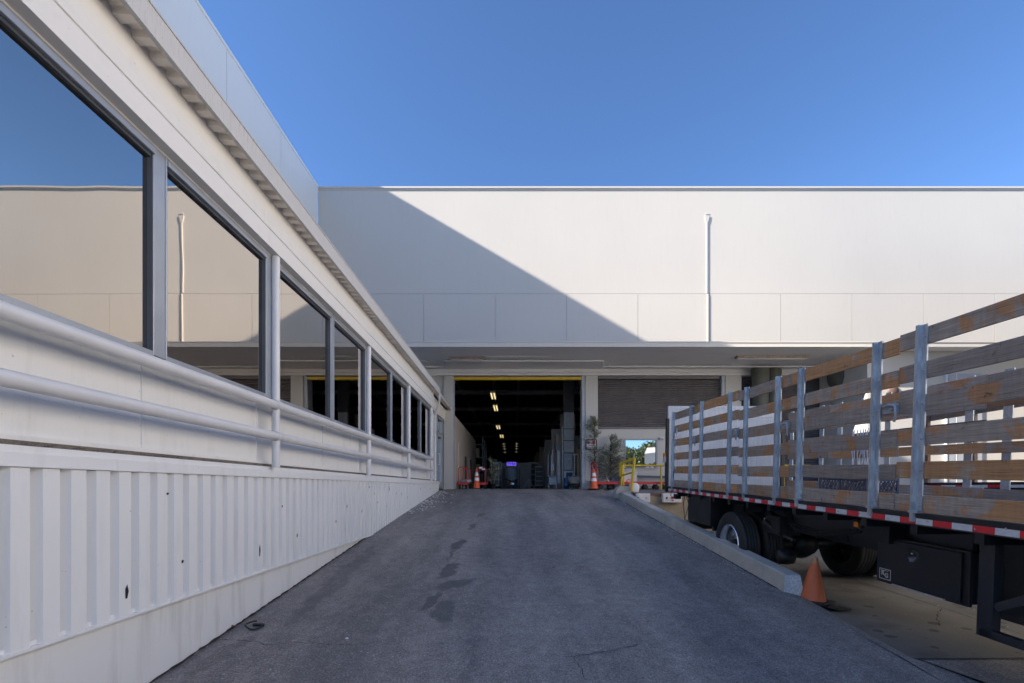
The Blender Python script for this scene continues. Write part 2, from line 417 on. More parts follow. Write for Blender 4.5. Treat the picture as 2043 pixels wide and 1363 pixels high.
# ------------------------------------------------------------------ world, sun, camera
w = bpy.data.worlds.new('World'); sc.world = w; w.use_nodes = True
nt = w.node_tree; bg = nt.nodes['Background']
sky = nt.nodes.new('ShaderNodeTexSky'); sky.sky_type = 'NISHITA'; sky.sun_disc = False
SD = Vector((1, .27, -.581)).normalized()
EL = math.asin(-SD.z)
sky.sun_elevation = EL; sky.sun_rotation = math.atan2(-SD.x, -SD.y)
sky.air_density = .8; sky.dust_density = .15; sky.ozone_density = 7.0; sky.altitude = 0
nt.links.new(sky.outputs[0], bg.inputs[0]); bg.inputs[1].default_value = .086
sun = bpy.data.lights.new('sun', 'SUN'); sun.energy = 5.0; sun.angle = R(.5); sun.color = (1, .90, .78)
so = bpy.data.objects.new('sun', sun); C.objects.link(so); so.rotation_euler = SD.to_track_quat('-Z', 'Y').to_euler()
so.location = (-20, -40, 20)
cam = bpy.data.cameras.new('camera'); co = bpy.data.objects.new('camera', cam); C.objects.link(co)
co.location = (0,0,0); co.rotation_euler = (R(90), 0, 0)
cam.sensor_width = 36; cam.lens = 36*F/2043; cam.shift_x = -4.5/2043; cam.shift_y = 291.5/2043
cam.clip_start = .05; cam.clip_end = 600
sc.camera = co
sc.view_settings.view_transform = 'Standard'; sc.view_settings.look = 'None'; sc.view_settings.gamma = 1
sc.view_settings.exposure = 1.7

# ------------------------------------------------------------------ ground
def yz(Y): return -1.44 + .015*(Y-3.9)
g = G()                                                  # asphalt: flat apron, ramp, landing
ys = [-60, -10, 0, 2.8, 3.35, 3.97] + [4+.5*i for i in range(26)] + [17.0, 17.15, 17.4, 18.55]
def az(Y):
    if Y <= 3.35: return -1.50
    if Y >= 17.3: return -.058
    return rampz(Y) - (.012 if 16.8 < Y < 17.2 else 0)
xs = [-2.9, -2.55, -2.2, -1.2, 0, 1.2, 2.2, 2.9, 3.27]
vs = []; fs = []
for y in ys:
    for x in xs: vs.append((x, y, az(y) + .012*math.sin(x*1.3+y*.5) - (.02 if x < -2.7 else 0)))
for i in range(len(ys)-1):
    for j in range(len(xs)-1):
        a = i*len(xs)+j; fs.append((a, a+1, a+1+len(xs), a+len(xs)))
g.smooth = True; g.add(vs, fs)
# right fringe: slumps from the ramp edge down to the yard where there is no kerb
prof = [(-60,-1.50,-1.50), (2.8,-1.50,-1.50), (3.35,-1.50,-1.475), (3.97,az(3.97)+.01,-1.435), (4.5,az(4.5),-1.433), (5.0,az(5.0),-1.427), (5.62,az(5.62),-1.40), (5.75,az(5.75),-1.35)]
wd = [3.6, 3.6, 3.6, 3.42, 3.50, 3.58, 3.68, 3.66]
o0 = len(g.v); v2 = []; f2 = []
for (y, a, b), x1 in zip(prof, wd):
    e = .012*math.sin(3.27*1.3+y*.5)
    v2 += [(3.27, y, a+e), ((3.27+x1)/2, y, (a+e)*.62+b*.38), (x1, y, b-.02)]
for i in range(len(prof)-1):
    for j in range(2):
        a = i*3+j; f2.append((a, a+1, a+4, a+3))
g.add(v2, f2)
g.add([(3.6,-60,-1.5),(60,-60,-1.5),(60,2.8,-1.5),(3.6,2.8,-1.5),(60,3.35,-1.475),(3.6,3.35,-1.475),(60,3.9,-1.448),(3.42,3.97,-1.448),(3.42,4.05,-1.46),(60,4.05,-1.46)],
      [(0,1,2,3),(3,2,4,5),(5,4,6,7),(7,6,9,8)])
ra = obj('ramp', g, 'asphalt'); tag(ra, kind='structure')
g = G()                                                  # far ground sheet under everything
g.add([(-300,-300,-1.62),(300,-300,-1.62),(300,300,-1.62),(-300,300,-1.62)], [(0,1,2,3)])
tag(obj('ground', g, 'yard'), kind='structure')
g = G()
yy = [3.93, 4.5, 5, 5.6, 7, 9, 11, 14.1]
for a, b in zip(yy[:-1], yy[1:]): g.add([(3.3,a,yz(a)),(60,a,yz(a)),(60,b,yz(b)),(3.3,b,yz(b))], [(0,1,2,3)])
yard = obj('yard_paving', g, 'yard'); tag(yard, kind='structure')
def ribbon(name, pts, zf, w, parent, jit=.012):
    P = [];
    for a, b in zip(pts[:-1], pts[1:]):
        L = math.hypot(b[0]-a[0], b[1]-a[1]); n = max(2, int(L/.05))
        for k in range(n):
            t = k/n; P.append((a[0]+(b[0]-a[0])*t+random.uniform(-jit,jit), a[1]+(b[1]-a[1])*t+random.uniform(-jit,jit)))
    P.append(pts[-1]); g = G(); vs = []; n = len(P)
    for i, (x, y) in enumerate(P):
        a = P[max(0,i-1)]; b = P[min(n-1,i+1)]; d = math.hypot(b[0]-a[0], b[1]-a[1]) or 1
        nx, ny = -(b[1]-a[1])/d, (b[0]-a[0])/d; ww = w*random.uniform(.3,1)*(1 if 0 < i < n-1 else .1)
        vs += [(x-nx*ww, y-ny*ww, zf(x-nx*ww,y-ny*ww)), (x+nx*ww, y+ny*ww, zf(x+nx*ww,y+ny*ww))]
    g.add(vs, [(2*i,2*i+1,2*i+3,2*i+2) for i in range(n-1)])
    return obj(name, g, 'crack', parent)
rz = lambda x, y: az(y) + .012*math.sin(x*1.3+y*.5) + .006
ribbon('crack', [onramp(430,1274), onramp(500,1278), onramp(530,1285), onramp(600,1283), onramp(715,1289)], rz, .005, ra)
ribbon('crack', [onramp(1112,1312), onramp(1143,1312), onramp(1200,1302), onramp(1283,1285)], rz, .005, ra)
ribbon('crack', [onramp(1143,1312), onramp(1160,1338), onramp(1170,1362)], rz, .005, ra)
def onyard(px, py):
    # plane z = -1.4985+.015Y
    Y = 1.4985/((py-CY)/F+.015); return (px-CX)/F*Y, Y
zy = lambda x, y: yz(y) + .004
ribbon('joint', [onyard(1560,1118), onyard(1760,1175), onyard(1880,1213), onyard(2043,1268)], zy, .008, yard, .003)
ribbon('crack', [onyard(1878,1213), onyard(1868,1232), onyard(1875,1250)], zy, .006, yard)
ribbon('crack', [onyard(1640,1190), onyard(1700,1200), onyard(1760,1195)], zy, .003, yard)
ribbon('edge_joint', [(-2.775, y) for y in (3.3, 6, 9, 12, 16.9)], rz, .022, ra, .006)
ribbon('edge_joint', [(3.235, y) for y in (5.7, 8, 11, 14.2)], rz, .014, ra, .005)
# litter
g = G()
def bit(x, y, z, s):
    a = random.uniform(0, 6.28); q = [(x+s*math.cos(a+t)*random.uniform(.5,1), y+s*math.sin(a+t)*random.uniform(.5,1), z+random.uniform(.001,.006)) for t in (0,1.6,3.1,4.7)]
    g.add(q + [(x, y, z+s*.5)], [(0,1,4),(1,2,4),(2,3,4),(3,0,4)])
for i in range(520):
    y = random.uniform(5.7, 14) ; x = 3.22 - abs(random.gauss(0, .09)); bit(x, y, rz(x,y)-.004, random.uniform(.003,.016)*(.6+.06*y))
for i in range(260):
    y = random.uniform(3.6, 16.5); x = -2.76 + abs(random.gauss(0,.12)); bit(x, y, rz(x,y)-.004, random.uniform(.003,.012)*(.6+.06*y))
for i in range(170):
    y = random.uniform(11.5, 16.5); x = -2.7 + abs(random.gauss(0,.30)); bit(x, y, rz(x,y)-.004, random.uniform(.015,.055))
for i in range(130):
    x = random.uniform(-2.4,3.1); y = random.uniform(3.6,14); bit(x, y, rz(x,y)-.004, random.uniform(.003,.010)*(.6+.06*y))
for i in range(60):
    x = random.uniform(3.6,7); y = random.uniform(4.2,8); bit(x, y, yz(y), random.uniform(.004,.012))
tag(obj('litter', g, 'litter'), 'small pale grit and litter gathered along the ramp edges', 'litter', kind='stuff')
x, y = onramp(692, 1276); g = G(); bit(x, y, rz(x,y), .03)
tag(obj('paper_scrap', g, 'litter'), 'cream paper scrap lying on the asphalt near a crack', 'scrap')
x, y = onramp(463, 1249); g = G(); bit(x, y, rz(x,y), .035); bit(x+.03, y+.01, rz(x,y), .025)
tag(obj('dry_leaf', g, 'leaflitter'), 'brown dry leaf on the asphalt at the foot of the left wall', 'leaf')
pts = []
for k in range(15):
    a = -.4 + k*.40; px = 505 + (20 - k*.4)*math.cos(a); py = 1249 + 7.5*math.sin(a)
    x, y = onramp(px, py); pts.append((x, y, rz(x,y)+.012+.008*math.sin(k)))
g = G(); g.path(pts, .008, 6)
x, y = onramp(516,1250); g.obox((x,y,rz(x,y)+.02), (.10,.035,.02), (.1,.1,.3))
tag(obj('rubber_strap', g, 'black'), 'black curled rubber strap lying on the asphalt by the left wall', 'strap')

# ------------------------------------------------------------------ low building on the left
LB = thing('low_building', 'low cream white building with a window strip, ribbed cladding and metal eaves', 'building', (-2.8, 8, -1.5))
YA, YB = -3.0, 18.45
g = G(); g.box(-3.4, -2.80, YA, 17.0, -2.2, -.905); obj('plinth', g, 'plinth', LB)
g = G(); g.box(-2.795, -2.738, YA, 17.0, -.925, -.905); g.box(-2.80,-2.77,YA,17.0,-.905,-.88); obj('base_flashing', g, 'siding', LB)
# ribbed cladding: trapezoid ribs, every fifth rib doubled with a seam
g = G(); P = .1745; prof = []
y = 17.0; k = 0
while y > YA:
    prof += [(-2.80, y)]
    if k % 5 == 3: prof += [(-2.80, y-.008),(-2.782, y-.010),(-2.782, y-.024),(-2.80, y-.026)]
    prof += [(-2.80, y-.040), (-2.744, y-.050), (-2.744, y-P+.022)]
    y -= P; k += 1
prof.append((-2.80, y))
def clad(prof, z0, z1):
    vs = [(x, y, z0) for x, y in prof] + [(x, y, z1) for x, y in prof]; n = len(prof)
    return vs, [(i, i+1, i+1+n, i+n) for i in range(n-1)]
g.add(*clad(prof, -.905, .13)); obj('ribbed_cladding', g, 'siding', LB, fixn=False)
g = G(); g.box(-3.0, -2.806, YA, 17.0, -.905, .13); g.cur = 1
for px, py, h in ((515,1098,.13),(248,1180,.10),(775,975,.10),(745,985,.05),(800,985,.07),(690,1010,.06),(668,1040,.05),(845,972,.06),(838,975,.10),(790,984,.06),(812,992,.07),(752,1002,.05),(720,1020,.05),(735,972,.04),(770,1010,.05),(360,1120,.03),(330,985,.02),(590,1068,.05),(560,1010,.03),(825,968,.04),(858,975,.07)):
    Yq = F*2.76/(CX-px); zq = (CY-py)/F*Yq
    g.add([(-2.7415,Yq-.012,zq-h/2),(-2.7415,Yq+.004,zq-h*.5),(-2.7415,Yq+.016,zq),(-2.7415,Yq+.003,zq+h/2),(-2.7415,Yq-.014,zq+h*.2)], [(0,1,2,3,4)])
obj('cladding_backing', g, ['siding','crack'], LB, fixn=False)
g = G(); g.box(-3.0, -2.728, YA, 17.05, .115, .195); g.box(-3.0, -2.745, YA, 17.05, .195, .235)
for yy_ in (3.2, 5.0, 8.4, 11.6, 14.8): g.box(-2.77, -2.725, yy_, yy_+.004, .113, .197)
obj('ledge_cap', g, 'siding', LB, bev=.003)
g = G(); g.box(-3.0, -2.80, YA, 17.0, .235, .268); obj('dusty_ledge', g, 'dirtstrip', LB)
g = G(); g.box(-3.0, -2.82, YA, 17.0, .268, .30); obj('upper_flashing', g, 'siding', LB)
MUL = [.34, 1.95, 3.645, 5.237, 7.03, 8.635, 10.37, 11.93, 13.6, 15.15]    # outer edges of the mullions
g = G(); yprev = YA
edges = [YA] + [m-.065 for m in MUL] + [16.85]
for a, b in zip(edges[:-1], edges[1:]): g.box(-3.1, -2.862, a+.004, b-.004, .30, 1.0)
g.box(-3.1, -2.87, YA, 16.85, .30, .99)
g.box(-3.1, -2.862, 15.32, 16.85, 1.0, 2.62)
for m_ in MUL: g.box(-2.865, -2.852, m_-.075, m_-.055, .30, .99)
obj('wall_panel', g, 'siding', LB)
for i, (a, b) in enumerate(zip(MUL[:-1], MUL[1:])):
    y0, y1 = a, b-.13
    f = G(); f.box(-2.90, -2.72, b-.13, b, 1.0, 2.585)                 # mullion
    f.box(-2.735, -2.712, b-.014, b+.001, 1.0, 2.584)
    f.box(-2.80, -2.70, y0, y1, 2.51, 2.555); f.box(-2.80,-2.72,y0,y1,2.555,2.585)
    f.box(-2.95, -2.72, y0, y1, .985, 1.03)
    wo = obj('window', f, 'frame', LB, bev=.004)
    f = G(); f.box(-2.86, -2.722, y1-.012, y1-.001, 1.03, 2.51); f.box(-2.86, -2.73, y0, y1-.012, 2.488, 2.51); f.box(-2.86,-2.75,y0,y0+.02,1.03,2.488)
    obj('reveal', f, 'gasket', wo)
    f = G(); f.box(-2.80, -2.758, y0+.02, y1-.012, 1.03, 2.488); obj('pane', f, 'glass', wo)
g = G(); g.box(-3.3, -2.905, YA, 16.85, .992, 2.62); obj('inner_wall', g, 'dark', LB)
# fascia beam with two shallow steps and a coved top
pr = [(-3.0,2.60),(-2.63,2.60),(-2.625,2.772),(-2.645,2.776),(-2.645,2.79),(-2.63,2.794),(-2.63,2.925),(-2.645,2.932),(-2.645,2.945),(-2.64,3.0),(-2.635,3.16),(-3.0,3.16)]
g = G(); g.sweep(pr, YA, 15.25); g.box(-3.0,-2.72,YA,15.25,2.585,2.60)
for yj in (2.45, 4.9, 8.3, 11.6): g.box(-2.631,-2.628,yj,yj+.006,2.60,2.925)
obj('fascia', g, 'fascia', LB)
g = G(); pr2 = [(-3.0,2.64),(-2.74,2.64),(-2.74,2.95),(-2.70,3.06),(-3.0,3.06)]; g.sweep(pr2, 15.26, YB); obj('entrance_fascia', g, 'fascia', LB)
# ribbed metal soffit
g = G(); prof = []; y = YB
while y > YA:
    prof += [(y, 3.105), (y-.066, 3.105), (y-.080, 3.145), (y-.144, 3.145)]; y -= .158
vs = []; n = len(prof)
for yv, zv in prof: vs += [(-2.66, yv, zv+.004), (-2.482, yv, zv)]
g.add(vs, [(2*i, 2*i+1, 2*i+3, 2*i+2) for i in range(n-1)]); obj('soffit', g, 'soffit', LB, fixn=False)
g = G(); g.box(-8, -2.484, YA, YB, 3.165, 3.22); g.box(-8,-3.0,YA,YB,3.10,3.165); obj('roof', g, 'roof', LB)
g = G(); g.box(-2.482, -2.470, YA, 15.56, 3.095, 3.29); g.box(-2.50,-2.462,YA,15.56,3.285,3.30); g.box(-2.50,-2.466,YA,15.56,3.088,3.102)
yj = 1.0
while yj < 15.4: g.box(-2.470,-2.4675,yj,yj+.02,3.10,3.287); yj += 3.05
g.box(-2.50,-2.47,15.55,15.56,3.09,3.29)
obj('gutter', g, 'gutter', LB)
g = G(); g.box(-2.50, -2.480, 15.565, YB, 3.07, 3.17); obj('eave_trim', g, 'gutter', LB)
g = G(); g.smooth = True
g.path([(-2.49,15.50,3.10),(-2.49,15.52,2.92),(-2.50,15.55,2.86),(-2.70,16.0,2.52),(-2.72,16.05,2.42),(-2.72,16.05,.24)], .035, 10); obj('downspout', g, 'rail', LB)
# entrance door at the far end
d = G(); d.box(-2.95,-2.78,16.85,16.95,-.06,2.64); d.box(-2.95,-2.80,18.1,18.45,-.06,2.64); d.box(-2.95,-2.79,16.95,18.1,2.02,2.10); d.box(-2.95,-2.79,16.95,18.1,2.56,2.64)
d.box(-2.93,-2.80,17.03,17.10,-.04,2.02); d.box(-2.93,-2.80,18.02,18.09,-.04,2.02); d.box(-2.93,-2.80,17.1,18.02,.0,.20); d.box(-2.93,-2.80,17.1,18.02,1.9,2.02)
do = obj('door', d, 'frame', LB)
d = G(); d.box(-2.90,-2.88,17.1,18.02,.2,1.9); d.box(-2.90,-2.88,16.96,18.09,2.11,2.55); obj('pane', d, 'glass', do)
d = G(); d.path([(-2.80,17.16,.85),(-2.74,17.16,.85),(-2.74,17.16,1.25),(-2.80,17.16,1.25)], .015, 8); obj('handle', d, 'rail', do)
g = G(); g.box(-3.6,-2.95,16.85,YB,-.3,3.1); obj('entrance_wall', g, 'dark', LB)
g = G(); g.path([(-2.60,12.75,3.28),(-2.62,12.78,3.44),(-2.55,12.8,3.50),(-2.45,12.8,3.50),(-2.40,12.8,3.44)], .006, 5); obj('roof_wire', g, 'greymetal', LB)

# guard rail standing on the ledge
GR = thing('guard_rail', 'grey white round pipe handrail in front of the window strip', 'handrail', (-2.68, 8, .235))
RX = -2.685
for i, yp in enumerate((-1.3, 1.95, 5.25, 8.6, 11.87, 15.1)):
    g = G(); g.tube((RX, yp, .23), (RX, yp, 2.60 if i < 5 else 2.6), .043, 18); obj('post', g, 'rail', GR)
for z in (.925, .575):
    g = G(); g.tube((RX+.012, -2.5, z), (RX+.012, 15.1, z), .048, 20)
    for yp in (-1.3, 1.95, 5.25, 8.6, 11.87, 15.1):
        g.lathe([(.052,-.05),(.056,-.046),(.056,.046),(.052,.05)], (RX+.012, yp, z), 'Y', 18)
    obj('rail', g, 'rail', GR)

# ------------------------------------------------------------------ tall building behind it
TB = thing('tall_building', 'tall plain white panel building rising behind the low roof on the left', 'building', (-7.77, 0, -1.5))
g = G(); g.box(-30, -7.79, -13, 18.48, -1.6, 11.85)
ye = 18.46
while ye > 9: g.box(-7.79, -7.77, ye-2.92, ye-.012, 3.0, 11.85); ye -= 2.932
obj('wall', g, 'towall', TB)
g = G(); g.box(-30, -7.75, -13, 18.7, 11.85, 11.95); obj('roof_edge', g, 'towall', TB)
g = G(); g.box(-34, -14, -13, 18.4, 11.95, 16.99); obj('shadow_caster', g, 'towall', TB)  # unseen block placed to cast the slanting shadow edge on the warehouse
BOUNCE = thing('bounce_block', 'plain cream block out of view on the right, added to bounce warm light', 'building', (15.5, 0, -1.5))  # unseen block added to reflect warm sunlight into the shaded yard
g = G(); g.box(14, 30, -9, 11, -1.6, 9.4); obj('wall', g, 'fascia', BOUNCE)
g = G(); g.box(13.9, 30.1, -9.1, 11.1, 9.4, 9.6); obj('roof_edge', g, 'gutter', BOUNCE)

# ------------------------------------------------------------------ warehouse across the end
W = 18.5
WH = thing('warehouse', 'wide white warehouse with a loading canopy, open dock door and shutters', 'building', (2, W, -.05))
g = G()
g.box(-7.77, 40, W+.02, W+.4, 4.42, 11.86)
for a, b in ((-7.7,-2.41), (2.70,3.30), (8.23,8.97), (14.0,40)): g.box(a, b, W+.02, W+.4, -1.5, 4.42)
g.box(12.12, 40, 16.0, W+.01, -1.5, 4.672)
g.box(-7.77, 40, W, W+.03, 7.70, 11.80)
xj = -3.59 - 2.833
while xj < 40: g.box(xj+.008, xj+2.833-.008, W, W+.03, 4.42, 7.69); xj += 2.833
obj('wall', g, 'wall', WH)
g = G(); g.box(-7.77, 40, W-.05, W+.4, 11.86, 11.93); g.box(-7.77,40,W-.02,W+.02,11.80,11.86); obj('roof_edge', g, 'wall', WH)
g = G(); g.box(-7.7, 24, 15.47, W, 4.68, 4.80); g.cur = 0
cs = obj('canopy', g, 'canopy_soffit', WH)
g = G(); g.box(-7.7, 24, 15.5, W-.01, 4.802, 4.83); obj('canopy_roof', g, 'crack', cs)
g = G(); g.box(-7.7, 24, 15.43, 15.468, 4.66, 4.80); g.box(-7.7,24,15.41,15.468,4.80,4.835); obj('canopy_edge', g, 'wall', cs)
g = G(); g.box(-7.7, 24, W-.12, W-.003, 4.43, 4.676); g.box(-7.7,24,W-.16,W-.123,4.43,4.47); obj('door_header', g, 'canopy_soffit', WH)
for a, b, c in ((-2.78,-2.41,.08), (2.70,3.30,.10), (8.23,8.97,.10)):
    g = G(); g.box(a+ (.12 if a > 0 else 0), b, W-c, W+.02, -.1, 4.428); g.cur = 1
    if a > 0: g.box(a-.03, a+.117, W-c+.03, W+.42, -.1, 4.428)
    obj('pilaster', g, ['wall','greymetal'], WH)
g = G(); g.box(-2.405, -2.37, W-.08, W+.1, -.05, 4.30); obj('door_jamb', g, 'greymetal', WH)
g = G(); g.box(-2.40, 2.66, W-.07, W+.05, 4.27, 4.375); obj('door_trim', g, 'yellow', WH)
def shutter(x0, x1, z0, z1, yb):
    g = G(); vs = []; z = z0; pr = []
    while z < z1:
        for k in range(6):
            a = k/6*2*math.pi; pr.append((z+.086*k/6, yb-.014*(1-math.cos(a)) + (.006 if k == 0 else 0)))
        z += .086
    n = len(pr)
    for zz, yv in pr: vs += [(x0, yv, zz), (x1, yv, zz)]
    g.add(vs, [(2*i,2*i+1,2*i+3,2*i+2) for i in range(n-1)])
    g.box(x0, x1, yb-.04, yb+.01, z0-.09, z0)
    return obj('roller_shutter', g, 'shutter', WH, fixn=False)
shutter(3.32, 8.22, 2.42, 4.42, W+.12); shutter(8.98, 13.9, -.05, 4.42, W+.12)
g = G(); g.box(3.31, 8.10, W-.08, W+.04, 4.30, 4.42); obj('shutter_box', g, 'shutter', WH)
# infill wall under the second shutter, with window
g = G(); wx0, wx1, wz0, wz1 = 4.44, 5.66, .80, 1.90
for (a, b, c, d2) in ((3.30,wx0,-.1,2.33), (wx1,8.23,-.1,2.33), (wx0,wx1,-.1,wz0), (wx0,wx1,wz1,2.33)): g.box(a, b, W+.10, W+.2, c, d2)
g.box(3.30, 8.23, W+.094, W+.10, .54, .56); g.box(3.9,8.23,W+.08,W+.10,-.1,.16)
obj('infill_wall', g, 'wall', WH)
f = G(); t = .055
f.box(wx0-t,wx0,W+.06,W+.2,wz0-t,wz1+t); f.box(wx1,wx1+t,W+.06,W+.2,wz0-t,wz1+t); f.box(wx0,wx1,W+.06,W+.2,wz1,wz1+t); f.box(wx0,wx1,W+.06,W+.2,wz0-t,wz0)
wo = obj('window', f, 'greymetal', WH)
f = G(); f.box(wx0,wx1,W+.14,W+.15,wz0,wz1); obj('pane', f, 'glass2', wo)
# downpipe with its hopper on the upper wall
g = G(); xd = 7.64
g.box(xd-.018,xd+.018,W-.034,W-.001,7.72,10.55); g.box(xd+.02,xd+.056,W-.034,W-.001,4.84,7.68)
dp = obj('downpipe', g, 'wall', WH)
g = G(); g.prism([(xd-.09,10.78),(xd-.085,10.70),(xd-.035,10.50),(xd+.035,10.50),(xd+.085,10.70),(xd+.09,10.78)], 'Y', W-.035, W-.001); g.box(xd-.06,xd+.08,W-.02,W-.001,10.84,10.88); obj('hopper', g, 'wall', dp)
# conduits under the canopy
g = G(); z = 4.58
g.path([(-6,17.63,z),(-2.62,17.63,z),(-2.60,17.63,z),(-2.52,16.86,z),(-2.5,16.86,z),(3.18,16.86,z),(3.22,16.90,z),(3.34,17.63,z),(3.4,17.63,z),(22,17.63,z)], .026, 8)
for xx in (-2.8,-1.5,.2,2.2,3.6,4.6,6.4,8.2,10,12,14): g.tube((xx,17.63 if (xx>3.3 or xx<-2.6) else 16.86,z),(xx,17.63 if (xx>3.3 or xx<-2.6) else 16.86,4.70),.012,6)
g.path([(-2.6,18.3,4.52),(22,18.3,4.52)], .022, 8)
g.path([(-1.05,16.55,4.66),(1.3,16.55,4.66)], .010, 6)
obj('conduit', g, 'band', WH)
# inside
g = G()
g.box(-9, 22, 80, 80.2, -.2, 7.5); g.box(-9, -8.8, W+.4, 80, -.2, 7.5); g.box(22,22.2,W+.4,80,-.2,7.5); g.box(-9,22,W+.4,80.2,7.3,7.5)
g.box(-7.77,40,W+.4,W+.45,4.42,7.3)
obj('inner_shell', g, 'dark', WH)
g = G()
for yb in (20.5, 24, 28, 34, 42, 52): g.box(-8.8, 22, yb, yb+.15, 5.3+.3*(yb>21), 5.55+.3*(yb>21))
for xb in (-3.5, .2, 4): g.box(xb, xb+.12, 19, 79, 6.2, 6.6)
obj('roof_beam', g, 'flats', WH)
g = G(); g.box(-2.9, -2.40, 18.95, 29, -.05, 2.92); g.box(-2.40,-2.39,24.2,24.3,-.05,1.5); g.box(-2.40,-2.38,20.0,20.08,-.05,1.9)
pt = obj('partition', g, 'inner', WH)
for a, b in ((25.0,26.0),(22.6,23.3)): g = G(); g.box(-2.40,-2.385,a,b,-.05,1.52); obj('doorway', g, 'dark', pt)
g = G(); g.box(-2.385,-2.37,24.6,24.75,-.05,1.5); obj('door_edge', g, 'white', pt)
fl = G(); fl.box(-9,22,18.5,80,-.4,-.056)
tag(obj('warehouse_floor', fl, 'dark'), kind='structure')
# interior steel column clad in pale ribs
g = G(); X0, Y0 = 2.33, 22
g.box(X0, X0+.50, Y0, Y0+.3, 3.55, 7.3)
ic = obj('column', g, 'dark', WH); g = G()
for k in range(7): g.box(X0+.01+k*.07, X0+.055+k*.07, Y0-.04, Y0+.25, 1.65, 3.55)
g.box(X0+.01, X0+.48, Y0-.01, Y0+.25, 1.65, 3.55); obj('ribbed_casing', g, 'palegrey', ic)
for z in (2.2, 2.75):
    g = G(); g.box(X0-.01, X0+.5, Y0-.06, Y0-.042, z, z+.03); obj('strap', g, 'dark', ic)
g = G(); g.box(2.9, 6, 23.5, 23.7, -.05, 2.6); obj('inner_side_wall', g, 'flats', WH)
g = G(); g.box(2.55,3.4,26,26.2,1.5,4.1); obj('inner_side_wall', g, 'flats', WH)

# ceiling lamps inside, each hanging
def lamp(px, py, z, L, wd, label, tubes=2):
    Y = F*z/(CY-py); x = (px-CX)/F*Y
    t = thing('ceiling_lamp', label, 'ceiling lamp', (x, Y, z), group='lit strip lamps hanging inside the warehouse')
    g = G(); g.box(x-wd/2, x+wd/2, Y-L/2, Y+L/2, z+.03, z+.09); g.tube((x,Y,z+.09),(x,Y,7.2),.01,5); obj('housing', g, 'palegrey', t)
    for k in range(tubes):
        xx = x + (k-(tubes-1)/2)*wd*.55; g = G(); g.tube((xx,Y-L*.36,z),(xx,Y+L*.36,z),.022,8); obj('tube', g, 'lamp' if tubes == 2 else 'lamp2', t)
lamp(984, 791, 5.0, 2.2, .30, 'nearest and topmost lit strip lamp inside the open dock door')
lamp(989, 815, 5.0, 2.6, .30, 'second lit strip lamp inside the dock door, just below the nearest')
lamp(994, 853, 5.0, 2.8, .36, 'third lit strip lamp inside the dock door, small and blurred yellow')
lamp(1001, 871, 5.0, 3.2, .40, 'fourth lit lamp inside, just above the far pair of rows')
n_ = ['highest','second','third','lowest']
for i, py in enumerate((886.5, 891.5, 896.5, 903)):
    lamp(1005+i*.8, py, 4.6, 1.2, .5, 'tiny far lamp, %s of the left column deep in the dark warehouse' % n_[i], 1)
    lamp(1031-i*.3, py-.6, 4.6, 1.2, .5, 'tiny far lamp, %s of the right column deep in the dark warehouse' % n_[i], 1)

# fluorescent housings under the canopy
def fixture(x0, x1, y, label):
    t = thing('canopy_lamp', label, 'light fixture', ((x0+x1)/2, y, 4.6), group='unlit strip lights under the canopy')
    g = G(); g.prism([(y-.13,4.676),(y-.10,4.60),(y+.10,4.60),(y+.13,4.676)], 'X', x0, x1); obj('housing', g, 'lampshell', t)
    for yy_ in (y-.05, y+.05): g = G(); g.tube((x0+.05,yy_,4.585),(x1-.05,yy_,4.585),.017,8); obj('tube', g, 'palegrey', t)
fixture(-2.37, -1.05, 16.78, 'short unlit strip light under the canopy above the open dock door')
fixture(7.9, 10.45, 16.6, 'rusty unlit strip light under the canopy above the middle of the stake truck')
fixture(15.0, 17.4, 16.5, 'unlit strip light at the far right of the canopy behind the truck boards')
# security lamps (twin heads)
WL = thing('emergency_light', 'small grey twin head lamp on the wall right of the small window', 'wall lamp', (5.85, W+.08, 1.95))
g = G(); g.box(5.77,5.93,W+.03,W+.095,1.90,1.96); obj('body', g, 'greymetal', WL)
for dx in (-.04,.04):
    g = G(); g.lathe([(0,0),(.03,0),(.045,-.05),(.04,-.055),(0,-.05)], (5.85+dx,W+.04,1.98), 'Y', 12); obj('head', g, 'palegrey', WL)
# warning sign on the pilaster
SG = thing('warning_sign', 'black framed white and red sign with small lettering on the dock pilaster', 'sign', (3.03, W-.13, 1.71))
g = G(); yS = W-.115
g.box(2.81,3.26,yS-.02,yS,1.50,1.54); g.box(2.81,3.26,yS-.02,yS,1.86,1.90); g.box(2.81,2.85,yS-.02,yS,1.54,1.86); g.box(3.22,3.26,yS-.02,yS,1.54,1.86); obj('frame', g, 'black', SG)
g = G(); g.box(2.85,3.22,yS-.008,yS,1.54,1.86); obj('face', g, 'signface', SG)
g = G(); g.lathe([(0,-.003),(.065,-.003),(.065,0)], (2.92,yS-.009,1.775), 'Y', 8, False); g.box(3.07,3.20,yS-.012,yS-.009,1.72,1.83); obj('red_mark', g, 'signred', SG)
text('lettering', 'NO', .09, 'black', SG, Matrix.Translation((3.03,yS-.012,1.78)) @ FACING, .001)
text('lettering', 'TRESPASS', .062, 'black', SG, Matrix.Translation((3.035,yS-.012,1.665)) @ FACING, .001)
text('lettering', 'NO PARKING', .052, 'black', SG, Matrix.Translation((3.035,yS-.012,1.59)) @ FACING, .001)

